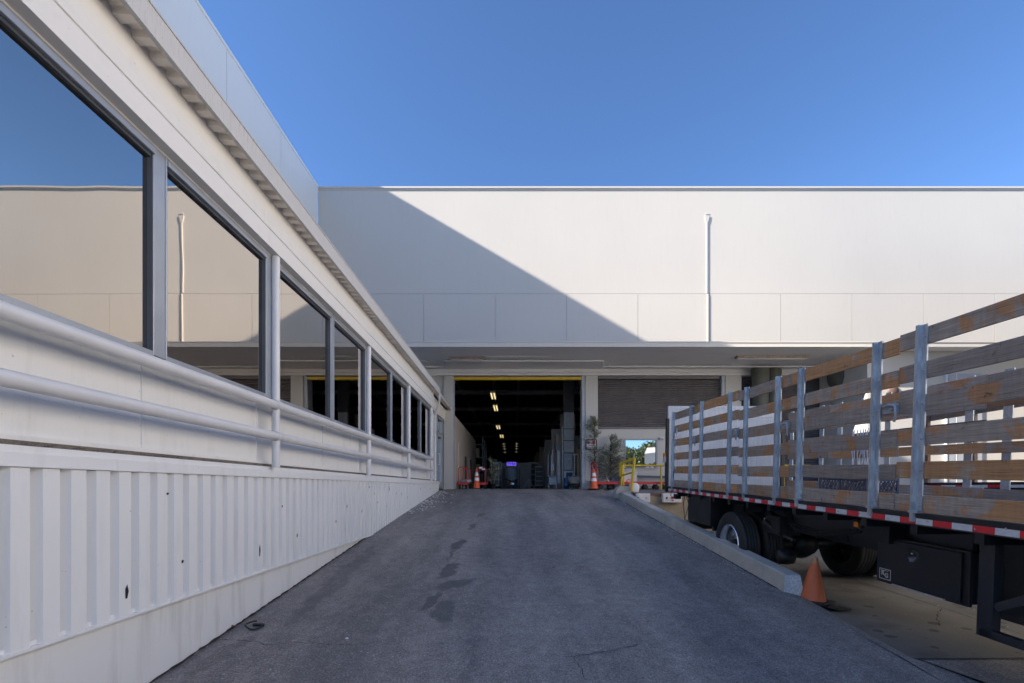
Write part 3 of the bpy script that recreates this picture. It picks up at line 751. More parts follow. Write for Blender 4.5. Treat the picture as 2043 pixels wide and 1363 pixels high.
# ------------------------------------------------------------------ dock platform, kerb, block
DK = thing('loading_dock', 'tan concrete loading dock platform with a brown steel edge', 'loading dock', (8, 14, -1.4))
g = G()
def dz(Y): return -.15 + (Y-14)*.0222
g.add([(3.62,14,-1.7),(24,14,-1.7),(24,W+.1,-1.7),(3.62,W+.1,-1.7),(3.62,14,dz(14)),(24,14,dz(14)),(24,W+.1,dz(W+.1)),(3.62,W+.1,dz(W+.1))],
      [(0,3,2,1),(4,5,6,7),(0,1,5,4),(1,2,6,5),(2,3,7,6),(3,0,4,7)])
g.add([(3.27,16.2,az(16.2)-.02),(3.62,16.2,dz(16.2)),(3.62,W,dz(W)),(3.27,W,-.062)],[(0,1,2,3)])
obj('platform', g, 'dockfloor', DK, fixn=False)
g = G(); g.box(3.62,24,13.96,13.999,-1.6,-.24); obj('dock_wall', g, 'dock', DK)
g = G(); g.box(3.58,24,13.93,13.998,-.238,-.146); obj('edge_angle', g, 'rust', DK)
for x0, x1 in ((3.62,4.02),(4.40,4.95)):
    g = G(); g.box(x0,x1,13.78,13.929,-.44,-.17)
    for k in range(6): g.box(x0+.01,x1-.01,13.77,13.78,-.43+k*.044,-.40+k*.044)
    b_ = obj('dock_bumper', g, 'palegrey', DK, bev=.006)
    g = G(); cx = (x0+x1)/2
    if x0 > 4: g.add([(cx-.0,13.766,-.26),(cx+.09,13.766,-.305),(cx,13.766,-.35),(cx-.09,13.766,-.305)],[(0,1,2,3)]); g.add([(cx-.04,13.764,-.37),(cx+.04,13.764,-.37),(cx+.02,13.764,-.40),(cx-.02,13.764,-.40)],[(0,1,2,3)])
    else: g.lathe([(0,-.002),(.03,-.002),(.03,0)], (cx+.08,13.768,-.30),'Y',10)
    obj('mark', g, 'signred' if x0 > 4 else 'greymetal', b_)
    g = G(); g.lathe([(0,-.01),(.03,-.01),(.03,0)], (cx-.17,13.768,-.305),'Y',10); obj('bolt', g, 'black', b_)
# kerb along the ramp
g = G(); ky = [5.62, 5.64] + [6+.5*i for i in range(17)] + [14.35]; vs = []; secs = []
for y in ky:
    b0 = rampz(y); e = random.uniform(-.004,.004); dl = .0 if y > 5.63 else .006
    sec = [(3.25+e, b0-.25), (3.25+e, b0+.02), (3.258+e, b0+.205), (3.272+e, b0+.22), (3.44+e, b0+.22), (3.462+e, b0+.20), (3.50+e, b0-.02), (3.52, b0-.5)]
    vs += [(x+ (dl if x < 3.35 else -dl), y, z-dl) for x, z in sec]
n = 8; fs = [(i*n+k, i*n+k+1, (i+1)*n+k+1, (i+1)*n+k) for i in range(len(ky)-1) for k in range(n-1)]
g.add(vs, fs); g.cur = 1; g.add(vs[:n], [tuple(range(n))]); g.cur = 0; g.add(vs[-n:], [tuple(range(n))])
tag(obj('concrete_kerb', g, ['kerb','kerbend']), 'long sloping concrete kerb with a rough broken end beside the ramp', 'kerb')
g = G(); g.add([(3.22,13.6,-.45),(3.62,14.0,-.45),(3.62,16.6,-.1),(3.24,16.6,-.13),(3.27,14.2,-.33),(3.60,14.2,-.17),(3.60,16.3,-.10),(3.30,16.3,-.105)],
    [(0,4,7,3),(4,5,6,7),(0,1,5,4),(1,2,6,5),(3,7,6,2)])
tag(obj('kerb_flare', g, 'kerb'), 'wedge of pale concrete where the kerb flares into the dock', 'kerb')
def lump(g, c, s, seed, n=10, m=7, jit=.12):
    rr = random.Random(seed); vs = []
    for i in range(m+1):
        t = math.pi*i/m
        for k in range(n):
            a = 2*math.pi*k/n; q = 1+rr.uniform(-jit,jit)
            sx = lambda v: math.copysign(abs(v)**.7, v)
            vs.append((c[0]+s[0]*sx(math.sin(t))*sx(math.cos(a))*q, c[1]+s[1]*sx(math.sin(t))*sx(math.sin(a))*q, c[2]+s[2]*sx(math.cos(t))*(q if 0<i<m else 1)))
    g.add(vs, [(i*n+k, i*n+(k+1)%n, (i+1)*n+(k+1)%n, (i+1)*n+k) for i in range(m) for k in range(n)])
    return g
g = G(); g.prism([(3.12,-.34),(3.14,-.12),(3.24,.05),(3.56,.045),(3.66,-.05),(3.66,-.34)], 'Y', 14.4, 14.85)
tag(obj('concrete_block', g, 'kerb', bev=.02), 'chamfered grey concrete block standing at the top of the kerb', 'concrete block')
g = G(); g.smooth = True; lump(g, (3.72,14.5,-.02), (.16,.15,.17), 4, 14, 10, .04)
tag(obj('white_boulder', g, 'white'), 'rounded white painted lump beside the grey concrete block', 'boulder')
g = G(); g.path([at(1252,964,14.75),at(1250,959,14.75),at(1254,956,14.75),at(1258,958,14.75)], .02, 6); g.cur = 0
lump(g, at(1255,964,14.7), (.07,.06,.05), 5, 10, 6, .1)
tag(obj('orange_strap', g, 'orange'), 'small orange strap bundle hooked at the foot of the yellow gate', 'strap')
# yellow gate
YG = thing('yellow_gate', 'small tilted yellow pipe gate standing on the concrete block', 'gate', at(1250,972,14.6))
g = G(); A0, A1, B0, B1 = at(1239,971,14.85), at(1243,925,14.9), at(1260,979,14.3), at(1266,915,14.3)
g.path([A0, A1], .036, 8); g.path([B0, B1], .042, 8); g.beam(A1+Vector((-.07,0,0)), B1, .05, .07); g.beam(at(1240,949,14.88), at(1262,943,14.33), .04, .05)
obj('frame', g, 'yellow', YG)
g = G(); g.path([at(1237,951,15.0), at(1238,925,15.0)], .04, 8); obj('latch_post', g, 'yellow', YG)
YR = thing('yellow_rail', 'low yellow pipe guard rail along the dock in front of the white wall', 'guard rail', (5, 17.3, -.08))
zt = (CY-929)/F*17.3
for a, b in (((4.02,17.3,zt),(11,17.3,zt)),):
    g = G(); g.path([a,b], .035, 8); obj('rail', g, 'yellow', YR)
for xx in (4.05, 5.45, 7.6, 10.0):
    g = G(); g.path([(xx,17.3,-.08),(xx,17.3,zt)], .035, 8); obj('post', g, 'yellow', YR)

# ------------------------------------------------------------------ cones
def cone(loc, h, r, label, kind):
    t = thing('traffic_cone', label, 'traffic cone', loc)
    x, y, z = loc; g = G(); s = r*1.35
    g.box(x-s, x+s, y-s, y+s, z, z+.025*h/.5); b_ = obj('base', g, 'black' if kind != 'plain' else 'rubber', t, bev=.008)
    g = G(); z0 = z+.02*h/.5; top = r*.20
    pr = [(r*1.02, z0), (r*.98, z0+.02)]
    L = lambda f: r*.98 + (top-r*.98)*f
    if kind == 'plain':
        pr += [(L(f), z0+.02+f*(h-.04)) for f in (.25,.5,.75,.86)]
        g.lathe(pr, (x,y,0), 'Z', 28); obj('body', g, 'faded', t)
        g = G(); g.lathe([(L(.86), z0+.02+.86*(h-.04)), (L(1), z0+.02+h-.04), (L(1)*.7, z0+h-.015), (0, z0+h-.018)], (x,y,0), 'Z', 24); obj('tip', g, 'conetip', t)
    else:
        pr += [(L(f), z0+.02+f*(h-.04)) for f in (.3,.6,.85,1.0)] + [(0, z0+h-.02)]
        g.lathe(pr, (x,y,0), 'Z', 24); obj('body', g, 'orange', t)
        for f0, f1 in ((.36,.52),(.62,.80)):
            g = G(); g.lathe([(L(f0)+.004, z0+.02+f0*(h-.04)), (L(f1)+.004, z0+.02+f1*(h-.04))], (x,y,0), 'Z', 24); obj('collar', g, 'band', t)
    return t
c1 = cone((0,0,0), .52, .14, 'faded dirty orange cone without bands at the broken kerb end', 'plain')
c1.location = (3.58, 5.60, -1.365); c1.rotation_euler = (R(2.5), R(3), R(38))
g = G(); g.obox((3.72,5.42,-1.388), (.30,.22,.02), (R(2),R(8),R(30)))
tag(obj('rubber_mat', g, 'rubber'), 'thin black rubber slab under the edge of the faded cone', 'rubber mat')
cone(((951-CX)/F*18.2, 18.2, -.058), .80, .135, 'bright orange cone with two white bands, left of the open dock door', 'band')
cone(((1185-CX)/F*17.1, 17.1, -.068), .74, .15, 'bright orange cone with two white bands in front of the dock pilaster', 'band')

# ------------------------------------------------------------------ carts
def wheel_small(g, x, y, z, r=.06, w=.035): g.lathe([(0,-w/2),(r*.8,-w/2),(r,-w/3),(r,w/3),(r*.8,w/2),(0,w/2)], (x,y,z), 'X', 14); return g
def cart(label, x0, x1, y0, y1, zf, hy, tags=0, hh=.90):
    t = thing('platform_cart', label, 'cart', ((x0+x1)/2, (y0+y1)/2, zf))
    g = G(); g.box(x0,x1,y0,y1,zf+.20,zf+.26); g.box(x0-.01,x1+.01,y0-.012,y0,zf+.17,zf+.27); obj('deck', g, 'red', t, bev=.006)
    for h in hy:
        g = G(); r = .09; zt = zf+hh; xa, xb = x0+.03, x1-.03
        pts = [(xa,h,zf+.24),(xa,h,zt-r)] + [(xa+r-r*math.cos(a), h, zt-r+r*math.sin(a)) for a in (.4,.8,1.2,1.57)] + [(xb-r+r*math.sin(a), h, zt-r+r*math.cos(a)) for a in (0,.4,.8,1.2,1.57)] + [(xb,h,zf+.24)]
        g.path(pts, .018, 8); g.tube((xa,h,zf+.55),(xb,h,zf+.55),.012,6) if tags == 0 and False else None
        obj('handle', g, 'red', t)
        if tags:
            g = G(); g.box((xa+xb)/2-.07,(xa+xb)/2+.07,h-.025,h-.02,zt-.06,zt+.02); obj('tag', g, 'white', t)
    for xx in (x0+.06, x1-.06):
        for yy_ in (y0+.12, y1-.12):
            g = G(); wheel_small(g, xx, yy_, zf+.07, .07); g.box(xx-.03,xx+.03,yy_-.03,yy_+.03,zf+.13,zf+.2); obj('wheel', g, 'rubber', t)
    return t
cart('red platform cart with hoop handles just inside the left jamb, carrying a grey sack', -2.34, -1.92, 19.2, 20.7, -.056, (19.25, 20.6))
cart('red platform cart with white tags on its hoop handles, behind the left cone', -1.60, -1.17, 19.3, 21.0, -.056, (19.35, 20.9), 1)
g = G(); g.smooth = True; lump(g, (-2.05,19.6,.26), (.26,.3,.10), 8, 16, 9, .08)
tag(obj('grey_sack', g, 'sack'), 'slumped pale grey sack lying on the left red cart', 'sack')
# long flat cart on the dock
LC = thing('long_flat_cart', 'long low red flatbed cart parked across the dock under the olive trees', 'cart', (4.4, 17.75, dz(17.75)))
zf = dz(17.750); g = G(); g.box(3.06, 5.78, 17.450, 17.950, .13, .22); g.box(3.04,5.80,17.435,17.450,.12,.225); obj('deck', g, 'red', LC, bev=.005)
for xx in (3.25, 3.62, 4.95, 5.35, 5.7):
    for yy_ in (17.550, 17.850):
        g = G(); g.lathe([(0,-.02),(.06,-.02),(.085,-.012),(.085,.012),(.06,.02),(0,.02)], (xx,yy_,zf+.085), 'Y', 16); g.box(xx-.03,xx+.03,yy_-.025,yy_+.025,zf+.12,.13); obj('wheel', g, 'rubber', LC)
g = G()
g.path([(3.12,17.510,.2),(3.12,17.510,.72),(3.10,17.530,.80),(3.04,17.650,.93),(2.98,17.800,.96),(2.96,17.900,.9),(2.96,17.930,.2)], .025, 8); g.path([(3.12,17.510,.55),(2.96,17.930,.6)], .018, 6)
obj('handle', g, 'red', LC)
g = G(); g.box(3.9, 5.6, 17.970, 18.300, zf+.0, zf+.05)
for k in range(3): g.box(3.9,5.6,17.970+.13*k,18.040+.13*k,zf+.10,zf+.12)
for k in range(3): g.box(3.9+.8*k,4.0+.8*k,17.970,18.300,zf+.05,zf+.10)
tag(obj('wood_pallet', g, 'woodnew'), 'low pine pallet behind the long red cart', 'pallet')
HT = thing('hand_truck', 'dark red two wheeled hand truck leaning by the pilaster behind the right cone', 'hand truck', (3.0, 17.5, -.07))
g = G()
for dx in (0, .14): g.path([(2.96+dx,17.45,-.0),(2.97+dx,17.52,.55),(2.93+dx,17.60,.78),(2.86+dx,17.62,.92)], .014, 8)
for z in (.1,.3,.5): g.tube((2.96,17.48,z),(3.10,17.48,z),.01,6)
obj('frame', g, 'red', HT)
g = G(); g.box(2.95,3.12,17.3,17.46,-.06,-.045); obj('toe_plate', g, 'greymetal', HT)
for dx in (-.03,.19): g = G(); wheel_small(g, 2.96+dx, 17.55, .03, .09); obj('wheel', g, 'rubber', HT)
g = G(); g.path([at(1168,960,17.6), at(1177,961,17.6)], .012, 6)
g.path([at(1177,961,17.6), at(1181,961,17.55)], .02, 6); tag(obj('bar_clamp', g, 'black'), 'short black bar sticking out left of the right cone', 'bar')
# bins and bar
BN = thing('storage_tub', 'pale grey plastic tub with a stacked lid behind the yellow gate', 'tub', (4.35,17.9,-.06))
g = G(); g.prism([(4.22,-.06),(4.72,-.06),(4.76,.58),(4.18,.58)], 'Y', 18.05, 18.4); obj('body', g, 'palegrey', BN, bev=.01)
g = G(); g.box(4.16,4.78,18.03,18.42,.58,.63); g.box(4.20,4.74,18.05,18.4,.66,.71); obj('lid', g, 'palegrey', BN)
g = G(); g.beam((4.82,18.35,.44),(7.2,18.35,.38),.06,.09); tag(obj('slate_bar', g, 'navy'), 'dark blue grey bar fixed low across the white infill wall', 'bar')
g = G(); g.path([(3.75,17.9,-.05),(3.55,17.95,.42)], .02, 6); g.cur = 1; g.path([(3.98,17.85,-.05),(3.70,17.9,.35)], .012, 6); g.beam((3.86,17.9,.12),(3.80,17.95,.42),.05,.03)
tag(obj('leaning_poles', g, ['palegrey','blue']), 'pale and blue poles leaning together beside the olive pots', 'poles')

# ------------------------------------------------------------------ olive trees
def leaf(g, p, d, L, wd):
    d = d.normalized(); s = d.cross(Vector((random.uniform(-1,1),random.uniform(-1,1),random.uniform(-1,1)))).normalized()*wd
    g.add([p, p+d*L*.5+s, p+d*L, p+d*L*.5-s], [(0,1,2,3)])
def olive(loc, h, trunk_h, crown, nb, nl, label, potr=.17, leafL=.078, mat='leaf', lean=0):
    """crown: list of (cz, cx, radius) clumps relative to loc"""
    t = thing('olive_tree', label, 'olive tree', loc)
    L0 = Vector(loc)
    if potr:
        g = G(); g.lathe([(0,0),(potr*.8,0),(potr,potr*1.7),(potr*1.06,potr*1.7),(potr*1.06,potr*1.85),(potr*.9,potr*1.85),(potr*.9,potr*1.6),(0,potr*1.6)], loc, 'Z', 20); obj('pot', g, 'pot', t)
    g = G(); top = L0 + Vector((lean, 0, h*.97))
    pts = [L0+Vector((lean*f+.02*math.sin(7*f), .02*math.cos(5*f), potr*1.5+(h*.95-potr*1.5)*f)) for f in [i/8 for i in range(9)]]
    g.path(pts, [.026*(1-.8*i/8) for i in range(9)], 7)
    lg = G()
    for _ in range(nb):
        cz, cx, r = random.choice(crown)
        a = random.uniform(0, 6.28); u = random.uniform(.25,1)**.6
        end = L0 + Vector((cx + r*u*math.cos(a), r*u*math.sin(a)*.8, cz + r*random.uniform(-.75,.9)))
        zs = max(trunk_h, min(h*.9, end.z-L0.z-r*.7)); f = zs/h
        st = L0 + Vector((lean*f, 0, zs)); mid = (st+end)/2 + Vector((random.uniform(-.04,.04),random.uniform(-.04,.04),random.uniform(-.02,.05)))
        g.path([st, mid, end], [.007,.004,.0015], 4, False)
        for k in range(nl):
            f = random.uniform(.3, 1.08); p = st.lerp(mid, f*2) if f < .5 else mid.lerp(end, (f-.5)*2)
            p = p + Vector((random.gauss(0,.022),random.gauss(0,.022),random.gauss(0,.022)))
            d = (end-st).normalized() + Vector((random.uniform(-1,1),random.uniform(-1,1),random.uniform(-.6,1)))
            leaf(lg, p, d, leafL*random.uniform(.5,1.2), leafL*.13)
    obj('trunk', g, 'bark', t); obj('crown', lg, mat, t, fixn=False)
    return t
olive((3.13,18.2,-.06), 2.85, .7, [(2.75,-.05,.10),(2.5,-.22,.18),(2.25,-.05,.26),(1.85,-.18,.32),(1.5,.18,.28),(1.4,-.22,.30),(2.6,.10,.12),(2.2,.15,.15),(1.0,-.15,.32),(1.1,.2,.3)], 120, 17, 'taller wispy olive tree with a straight trunk, left of the pair in pots')
olive((3.74,18.15,-.06), 2.1, .35, [(2.0,.12,.12),(1.75,.30,.22),(1.55,-.05,.3),(1.4,.42,.3),(1.15,.1,.36),(1.05,.5,.3),(1.0,-.35,.34),(.75,.3,.36),(.7,-.2,.36),(1.35,-.38,.25)], 230, 20, 'shorter bushy olive tree, right of the pair in pots')
olive((-.95,20.8,-.06), 1.45, .3, [(1.2,0,.22),(.85,.1,.3),(.6,-.05,.28)], 60, 22, 'small dark olive tree standing inside the dock door behind the tagged cart', .13)

# ------------------------------------------------------------------ things inside the warehouse
def simple(name, label, cat, g, mats, bev=0): return tag(obj(name, g, mats, bev=bev), label, cat)
# stage flats
for i, (px0, px1, py, Y) in enumerate(((1066,1072,909,46),(1070,1078,902.7,40),(1077,1088,891.6,34),(1087,1101,877.5,29),(1101,1121,856,25))):
    a = at(px0, py, Y); b = at(px1, py, Y); nm = ['farthest and shortest looking','second farthest','middle','second nearest','nearest and tallest looking'][i]
    g = G(); g.box(a.x, b.x+.25, Y, Y+.12, -.056, a.z); g.box(a.x-.03,a.x,Y-.03,Y+.12,-.056,a.z)
    simple('stage_flat', nm+' grey upright panel in the row inside the warehouse', 'panel', g, 'flats')
g = G(); q = at(1108,866,23.5); r_ = at(1120,900,23.5); g.box(q.x, r_.x, 23.5, 23.8, r_.z, q.z); g.cur = 1; g.box(q.x+.05,r_.x-.02,23.47,23.5,r_.z+.35,q.z-.05)
simple('metal_case', 'brownish metal case stacked high beside the ribbed column', 'case', g, ['greymetal','tan'], .03)
CB = thing('steel_cabinet', 'slate grey steel cabinet at the foot of the ribbed column', 'cabinet', (2.4,21.4,-.05))
g = G(); a = at(1125,905,21.2); b = at(1142,938.5,21.2); g.box(a.x,b.x,21.2,21.6,b.z,a.z); obj('body', g, 'greymetal', CB, bev=.008)
g = G(); g.box(a.x+.2,a.x+.3,21.18,21.2,a.z-.25,a.z-.22); obj('handle', g, 'white', CB)
PB = thing('poster_board', 'white board with a blue poster standing below the steel cabinet', 'board', (2.4,21.1,-.05))
g = G(); c_ = at(1125.5,940,21.1); d_ = at(1144,974,21.1); g.box(c_.x,d_.x,21.1,21.15,-.056,c_.z); obj('board', g, 'white', PB)
g = G(); g.box(c_.x+.09,d_.x-.05,21.08,21.1,c_.z-.5,c_.z-.06); p_ = obj('poster', g, 'blue', PB)
text('lettering', 'fw', .16, 'palegrey', PB, Matrix.Translation((c_.x+.24,21.075,c_.z-.28)) @ FACING)
g = G(); a = at(1122.5,851,21.3); g.tube((a.x,21.3,-.056),(a.x,21.3,a.z),.035,8); simple('white_pole', 'tall slim white pole standing left of the steel cabinet', 'pole', g, 'palegrey')
g = G(); a = at(1110,899,21.8); b = at(1118,899,21.8)
g.box(a.x-.25,a.x-.2,21.8,22,.3,a.z-.2); g.box(b.x-.15,b.x,21.8,22.0,.2,b.z)
simple('upright_boards', 'pair of pale upright boards between the flats and the white pole', 'boards', g, 'palegrey')
GC = thing('grey_utility_cart', 'grey wire basket cart on casters inside the dock door right side', 'cart', (1.7,20.3,-.05))
a = at(1094,950,20.3); b = at(1112,966,20.3)
g = G()
for z in (a.z, b.z): g.box(a.x,b.x,20.3,20.32,z-.012,z+.012); g.box(a.x,b.x,20.8,20.82,z-.012,z+.012)
g.box(a.x+.02,b.x-.02,20.33,20.79,b.z,a.z-.05)
obj('basket', g, 'greymetal', GC)
for xx in (a.x+.03,b.x-.03):
    g = G(); wheel_small(g, xx, 20.35, .0, .055); g.box(xx-.012,xx+.012,20.33,20.37,.05,b.z); obj('wheel', g, 'palegrey', GC)
g = G(); g.tube((a.x,20.4,a.z),(a.x,20.4,1.45),.014,6); g.tube((a.x+.22,20.6,.5),(a.x+.22,20.6,1.7),.018,6); g.box(a.x+.15,a.x+.27,20.55,20.65,.75,1.05); obj('upright', g, 'palegrey', GC)
g = G(); g.smooth = True; a = at(1148,958,19.9); lump(g, (a.x,19.9,.30), (.30,.35,.20), 9, 18, 10, .12)
simple('canvas_bundle', 'beige canvas bundle heaped on a low black dolly by the right jamb', 'bundle', g, 'cloth')
DL = thing('black_dolly', 'low black dolly under the beige canvas bundle', 'dolly', (a.x,19.8,-.05))
g = G(); g.box(a.x-.32,a.x+.22,19.6,20.1,.02,.09); obj('deck', g, 'black', DL)
for xx in (a.x-.28,a.x+.16): g = G(); wheel_small(g, xx, 19.62, -.01, .045); obj('wheel', g, 'palegrey', DL)
g = G(); a = at(1132,962,20.3); g.lathe([(0,-.05),(.15,-.05),(.17,.1),(.17,.35),(.14,.42),(0,.43)], (a.x,20.3,0), 'Z', 18); simple('blue_drum', 'dark blue plastic drum partly behind the canvas bundle', 'drum', g, 'blue')
g = G(); a = at(1146,905,19.9); g.tube((a.x,19.9,-.056),(a.x,19.9,a.z),.018,8)
for k in range(4): g.tube((a.x-.1+.02*k,19.9,a.z-.05),(a.x+.15,19.9,a.z-.02-.01*k),.008,4)
simple('stand_pole', 'thin upright stand with rag ties in front of the steel cabinet', 'stand', g, 'palegrey')
for i in range(3):
    a = at(1153.5+3*i, 897-i, 20.0); g = G(); g.tube((a.x,20.0+.06*i,-.056),(a.x,20.0+.06*i,a.z),.032,10)
    simple('yellow_tube', ['left','middle','right'][i]+' one of three tall yellow brown tubes standing by the right jamb', 'tube', g, 'woodnew' if i != 1 else 'wood')
g = G(); a = at(1159,892,19.8); g.lathe([(0,-.1),(.10,-.1),(.12,.06),(.07,.1),(0,.1)], (a.x,19.8,a.z), 'Y', 14); g.tube((a.x,19.8,a.z),(a.x+.15,19.2,a.z),.015,6)
simple('spot_lamp', 'black round spotlight bracketed high on the right jamb', 'lamp', g, 'black')
# silver drum machine
SM = thing('polished_drum', 'rounded silver metal machine deep inside under the purple sign', 'machine', (-.12,26,-.05))
g = G(); a = at(1021,950,26); g.lathe([(0,.0),(.30,.0),(.34,.15),(.34,.55),(.26,.72),(.1,.78),(0,.78)], (a.x,26,.40), 'Z', 22); obj('upper_tank', g, 'greymetal', SM)
g = G(); g.lathe([(0,-.3),(.16,-.32),(.30,-.20),(.36,.05),(.33,.3),(0,.32)], (a.x,25.9,.18), 'X', 22); obj('lower_drum', g, 'chrome', SM)
g = G()
for dx in (-.42,.42): g.tube((a.x+dx,25.8,-.056),(a.x+dx,25.8,1.05),.025,8)
g.tube((a.x-.42,25.8,.45),(a.x+.42,25.8,.45),.02,8); obj('frame', g, 'dark', SM)
# lit sign
NS = thing('lit_sign', 'small glowing purple sign with dark figures deep in the warehouse', 'sign', (0,27,1.3))
a = at(1011,922,27); b = at(1030,929.3,27); g = G(); g.box(a.x,b.x,27,27.05,b.z,a.z); obj('panel', g, 'purple', NS, bev=.03)
text('lettering', 'TV', .19, 'purpled', NS, Matrix.Translation((a.x+.14,26.99,(a.z+b.z)/2)) @ FACING, .004, 1, .006)
text('lettering', 'K4', .19, 'purpled', NS, Matrix.Translation((a.x+.40,26.99,(a.z+b.z)/2)) @ FACING, .004, 1, .006)
g = G(); g.box(-.9,1.1,30,30.1,-.056,1.6); simple('dark_backdrop', 'brown partition behind the silver machine and purple sign', 'partition', g, 'flats')
TP = thing('light_stand', 'thin folding tripod stand left of the grey flats', 'tripod', (.82,25,-.05))
a = at(1055,945,25)
for k in range(3):
    an = k*2.09+.5; g = G(); g.tube((a.x,25,.45),(a.x+.38*math.cos(an),25+.38*math.sin(an),-.056),.012,6); obj('leg', g, 'palegrey', TP)
g = G(); g.tube((a.x,25,.3),(a.x,25,1.25),.014,6); obj('pole', g, 'greymetal', TP)


# dry twigs and dust caught on the ledge
g = G()
for i in range(260):
    y = random.uniform(1.5, 12); x = random.uniform(-2.79, -2.75); z = .236+random.uniform(0,.012); l = random.uniform(.01,.07); a = random.uniform(-.6,.6)
    g.path([(x,y,z),(x+.01*math.sin(a),y+l*.5,z+random.uniform(0,.012)),(x+.02*math.sin(a),y+l,z+random.uniform(-.002,.014))], .0016, 4)
tag(obj('ledge_debris', g, 'bark'), 'dry twigs and dust lying on the ledge under the handrail', 'debris', kind='stuff')
# left side shelving and hanging gear inside
SH = thing('shelving', 'dark open shelving with boxes against the left inside wall beyond the partition', 'shelving', (-2.3,30,-.05))
for z in (.3,1.1,1.9,2.7):
    g = G(); g.box(-2.9,-2.0,29.5,33,z,z+.05); obj('shelf', g, 'flats', SH)
for y in (29.5,31.2,33):
    for x in (-2.9,-2.02): g = G(); g.box(x,x+.05,y,y+.05,-.05,3.2); obj('post', g, 'greymetal', SH)
for i, (x, y, z, w_, h_) in enumerate(((-2.8,29.6,.35,.6,.5),(-2.8,30.5,1.15,.55,.4),(-2.75,29.7,1.95,.5,.55),(-2.8,31.5,.35,.6,.6))):
    g = G(); g.box(x,x+w_,y,y+.6,z,z+h_); g.box(x+w_*.45,x+w_*.55,y-.004,y+.604,z-.001,z+h_+.003)
    simple('storage_box', ['lowest tan box on the dark inside shelving','middle tan box on the dark inside shelving','topmost tan box on the dark inside shelving','rear tan box on the dark inside shelving'][i], 'box', g, 'tan')
for i, (x, y, h_, w_, m_) in enumerate(((-1.22,24.5,1.35,.42,'greymetal'),(-1.35,27,1.5,.6,'greymetal'),(1.25,28,1.3,.5,'greymetal'),(.95,31,1.7,.7,'flats'),(-.55,33,1.2,.6,'tan'))):
    t = thing('equipment_rack', ['low slate rack left of the silver machine','slate cabinet on casters behind the inside olive tree','slate cabinet on casters just right of the tripod','grey rack standing behind the tripod','tan rack behind the silver machine'][i], 'rack', (x,y,-.05))
    g = G(); g.box(x,x+w_,y,y+.6,.08,h_); obj('body', g, m_, t, bev=.01)
    g = G()
    for k in range(4): g.box(x+.04,x+w_-.04,y-.012,y-.002,.16+k*(h_-.2)/4,.16+(k+.8)*(h_-.2)/4)
    obj('panel_face', g, 'dark', t)
    for dx in (.06,w_-.06): g = G(); wheel_small(g, x+dx, y+.06, .01, .05); obj('caster', g, 'rubber', t)

# ------------------------------------------------------------------ stake truck
PITCH = math.atan(.0398); YAW = .0129
TR = thing('stake_truck', 'flatbed stake truck with weathered wooden racks, parked beside the ramp', 'truck', (3.28, 9.9, -.064), (PITCH, 0, YAW))
def L(name, g, mat, par=TR, bev=0, fixn=True): return obj(name, g, mat, par, local=True, bev=bev, fixn=fixn)
BL = -9.3; BWd = 2.44
g = G(); g.box(.02, BWd-.02, BL, .0, .02, .088); L('deck_frame', g, 'black')
g = G(); g.box(.03, BWd-.03, BL, .0, .089, .095); L('deck_plate', g, 'diamond')
for x0, x1 in ((-.012,.02), (BWd-.02,BWd+.012)):
    g = G(); g.box(x0, x1, BL, 0, -.012, .093); g.box(x0-.006 if x0<0 else x0, x1 if x0<0 else x1+.006, BL, 0, .060, .090); L('side_rail', g, 'black')
# reflective tape, alternating
for side in (0, 1):
    gr = G(); y = -.02; k = 0; xs_ = -.0145 if side == 0 else BWd+.0145
    while y > BL+.2:
        gg = gr; gr.cur = k % 2; e = .004 if k % 7 == 3 else 0
        gg.box(xs_-.001, xs_+.001, y-.156+e, y, .0, .049); y -= .158; k += 1
    gb = gr; gb.cur = 2; y = -.1
    while y > BL+.2: gb.obox((xs_+(-.004 if side==0 else .004), y, .03+random.uniform(-.015,.03)), (.006,.012,.010), (random.uniform(0,1),0,0)); y -= random.uniform(.18,.4)
    L('reflective_tape', gb, ['whitetape','redtape','galv'])
seams = [-.19, -1.43, -2.95, -4.21, -5.78, -7.33, -9.0]
stk = [(-.27,-1.19), (-1.67,-2.71), (-3.2,-3.98), (-4.44,-5.55), (-6.01,-7.1), (-7.55,-8.7)]
rows = [.095+.275*k for k in range(6)]
def stake(y, x, sgn, z1):
    # folded galvanised channel with bolts; sgn -1 = faces out to the left
    g = G(); o = sgn
    pr = [(0,-.052),(.012,-.052),(.012,-.030),(.045,-.024),(.045,.006),(.012,.012),(.012,.052),(0,.052)]
    g.prism([(x+o*a, y-b) for a, b in pr], 'Z', .02, z1)
    for r in rows:
        g.lathe([(0,.012),(.008,.010),(.008,0)] if o > 0 else [(0,-.012),(.008,-.010),(.008,0)], (x+o*.012, y-.034, r+.07+random.uniform(-.01,.01)), 'X', 8)
    g.box(x+o*.0, x+o*.055, y-.06, y+.03, .0945, .115)
    return g
wl = ['wood','wood','woodtan','wood','woodtan','wood']
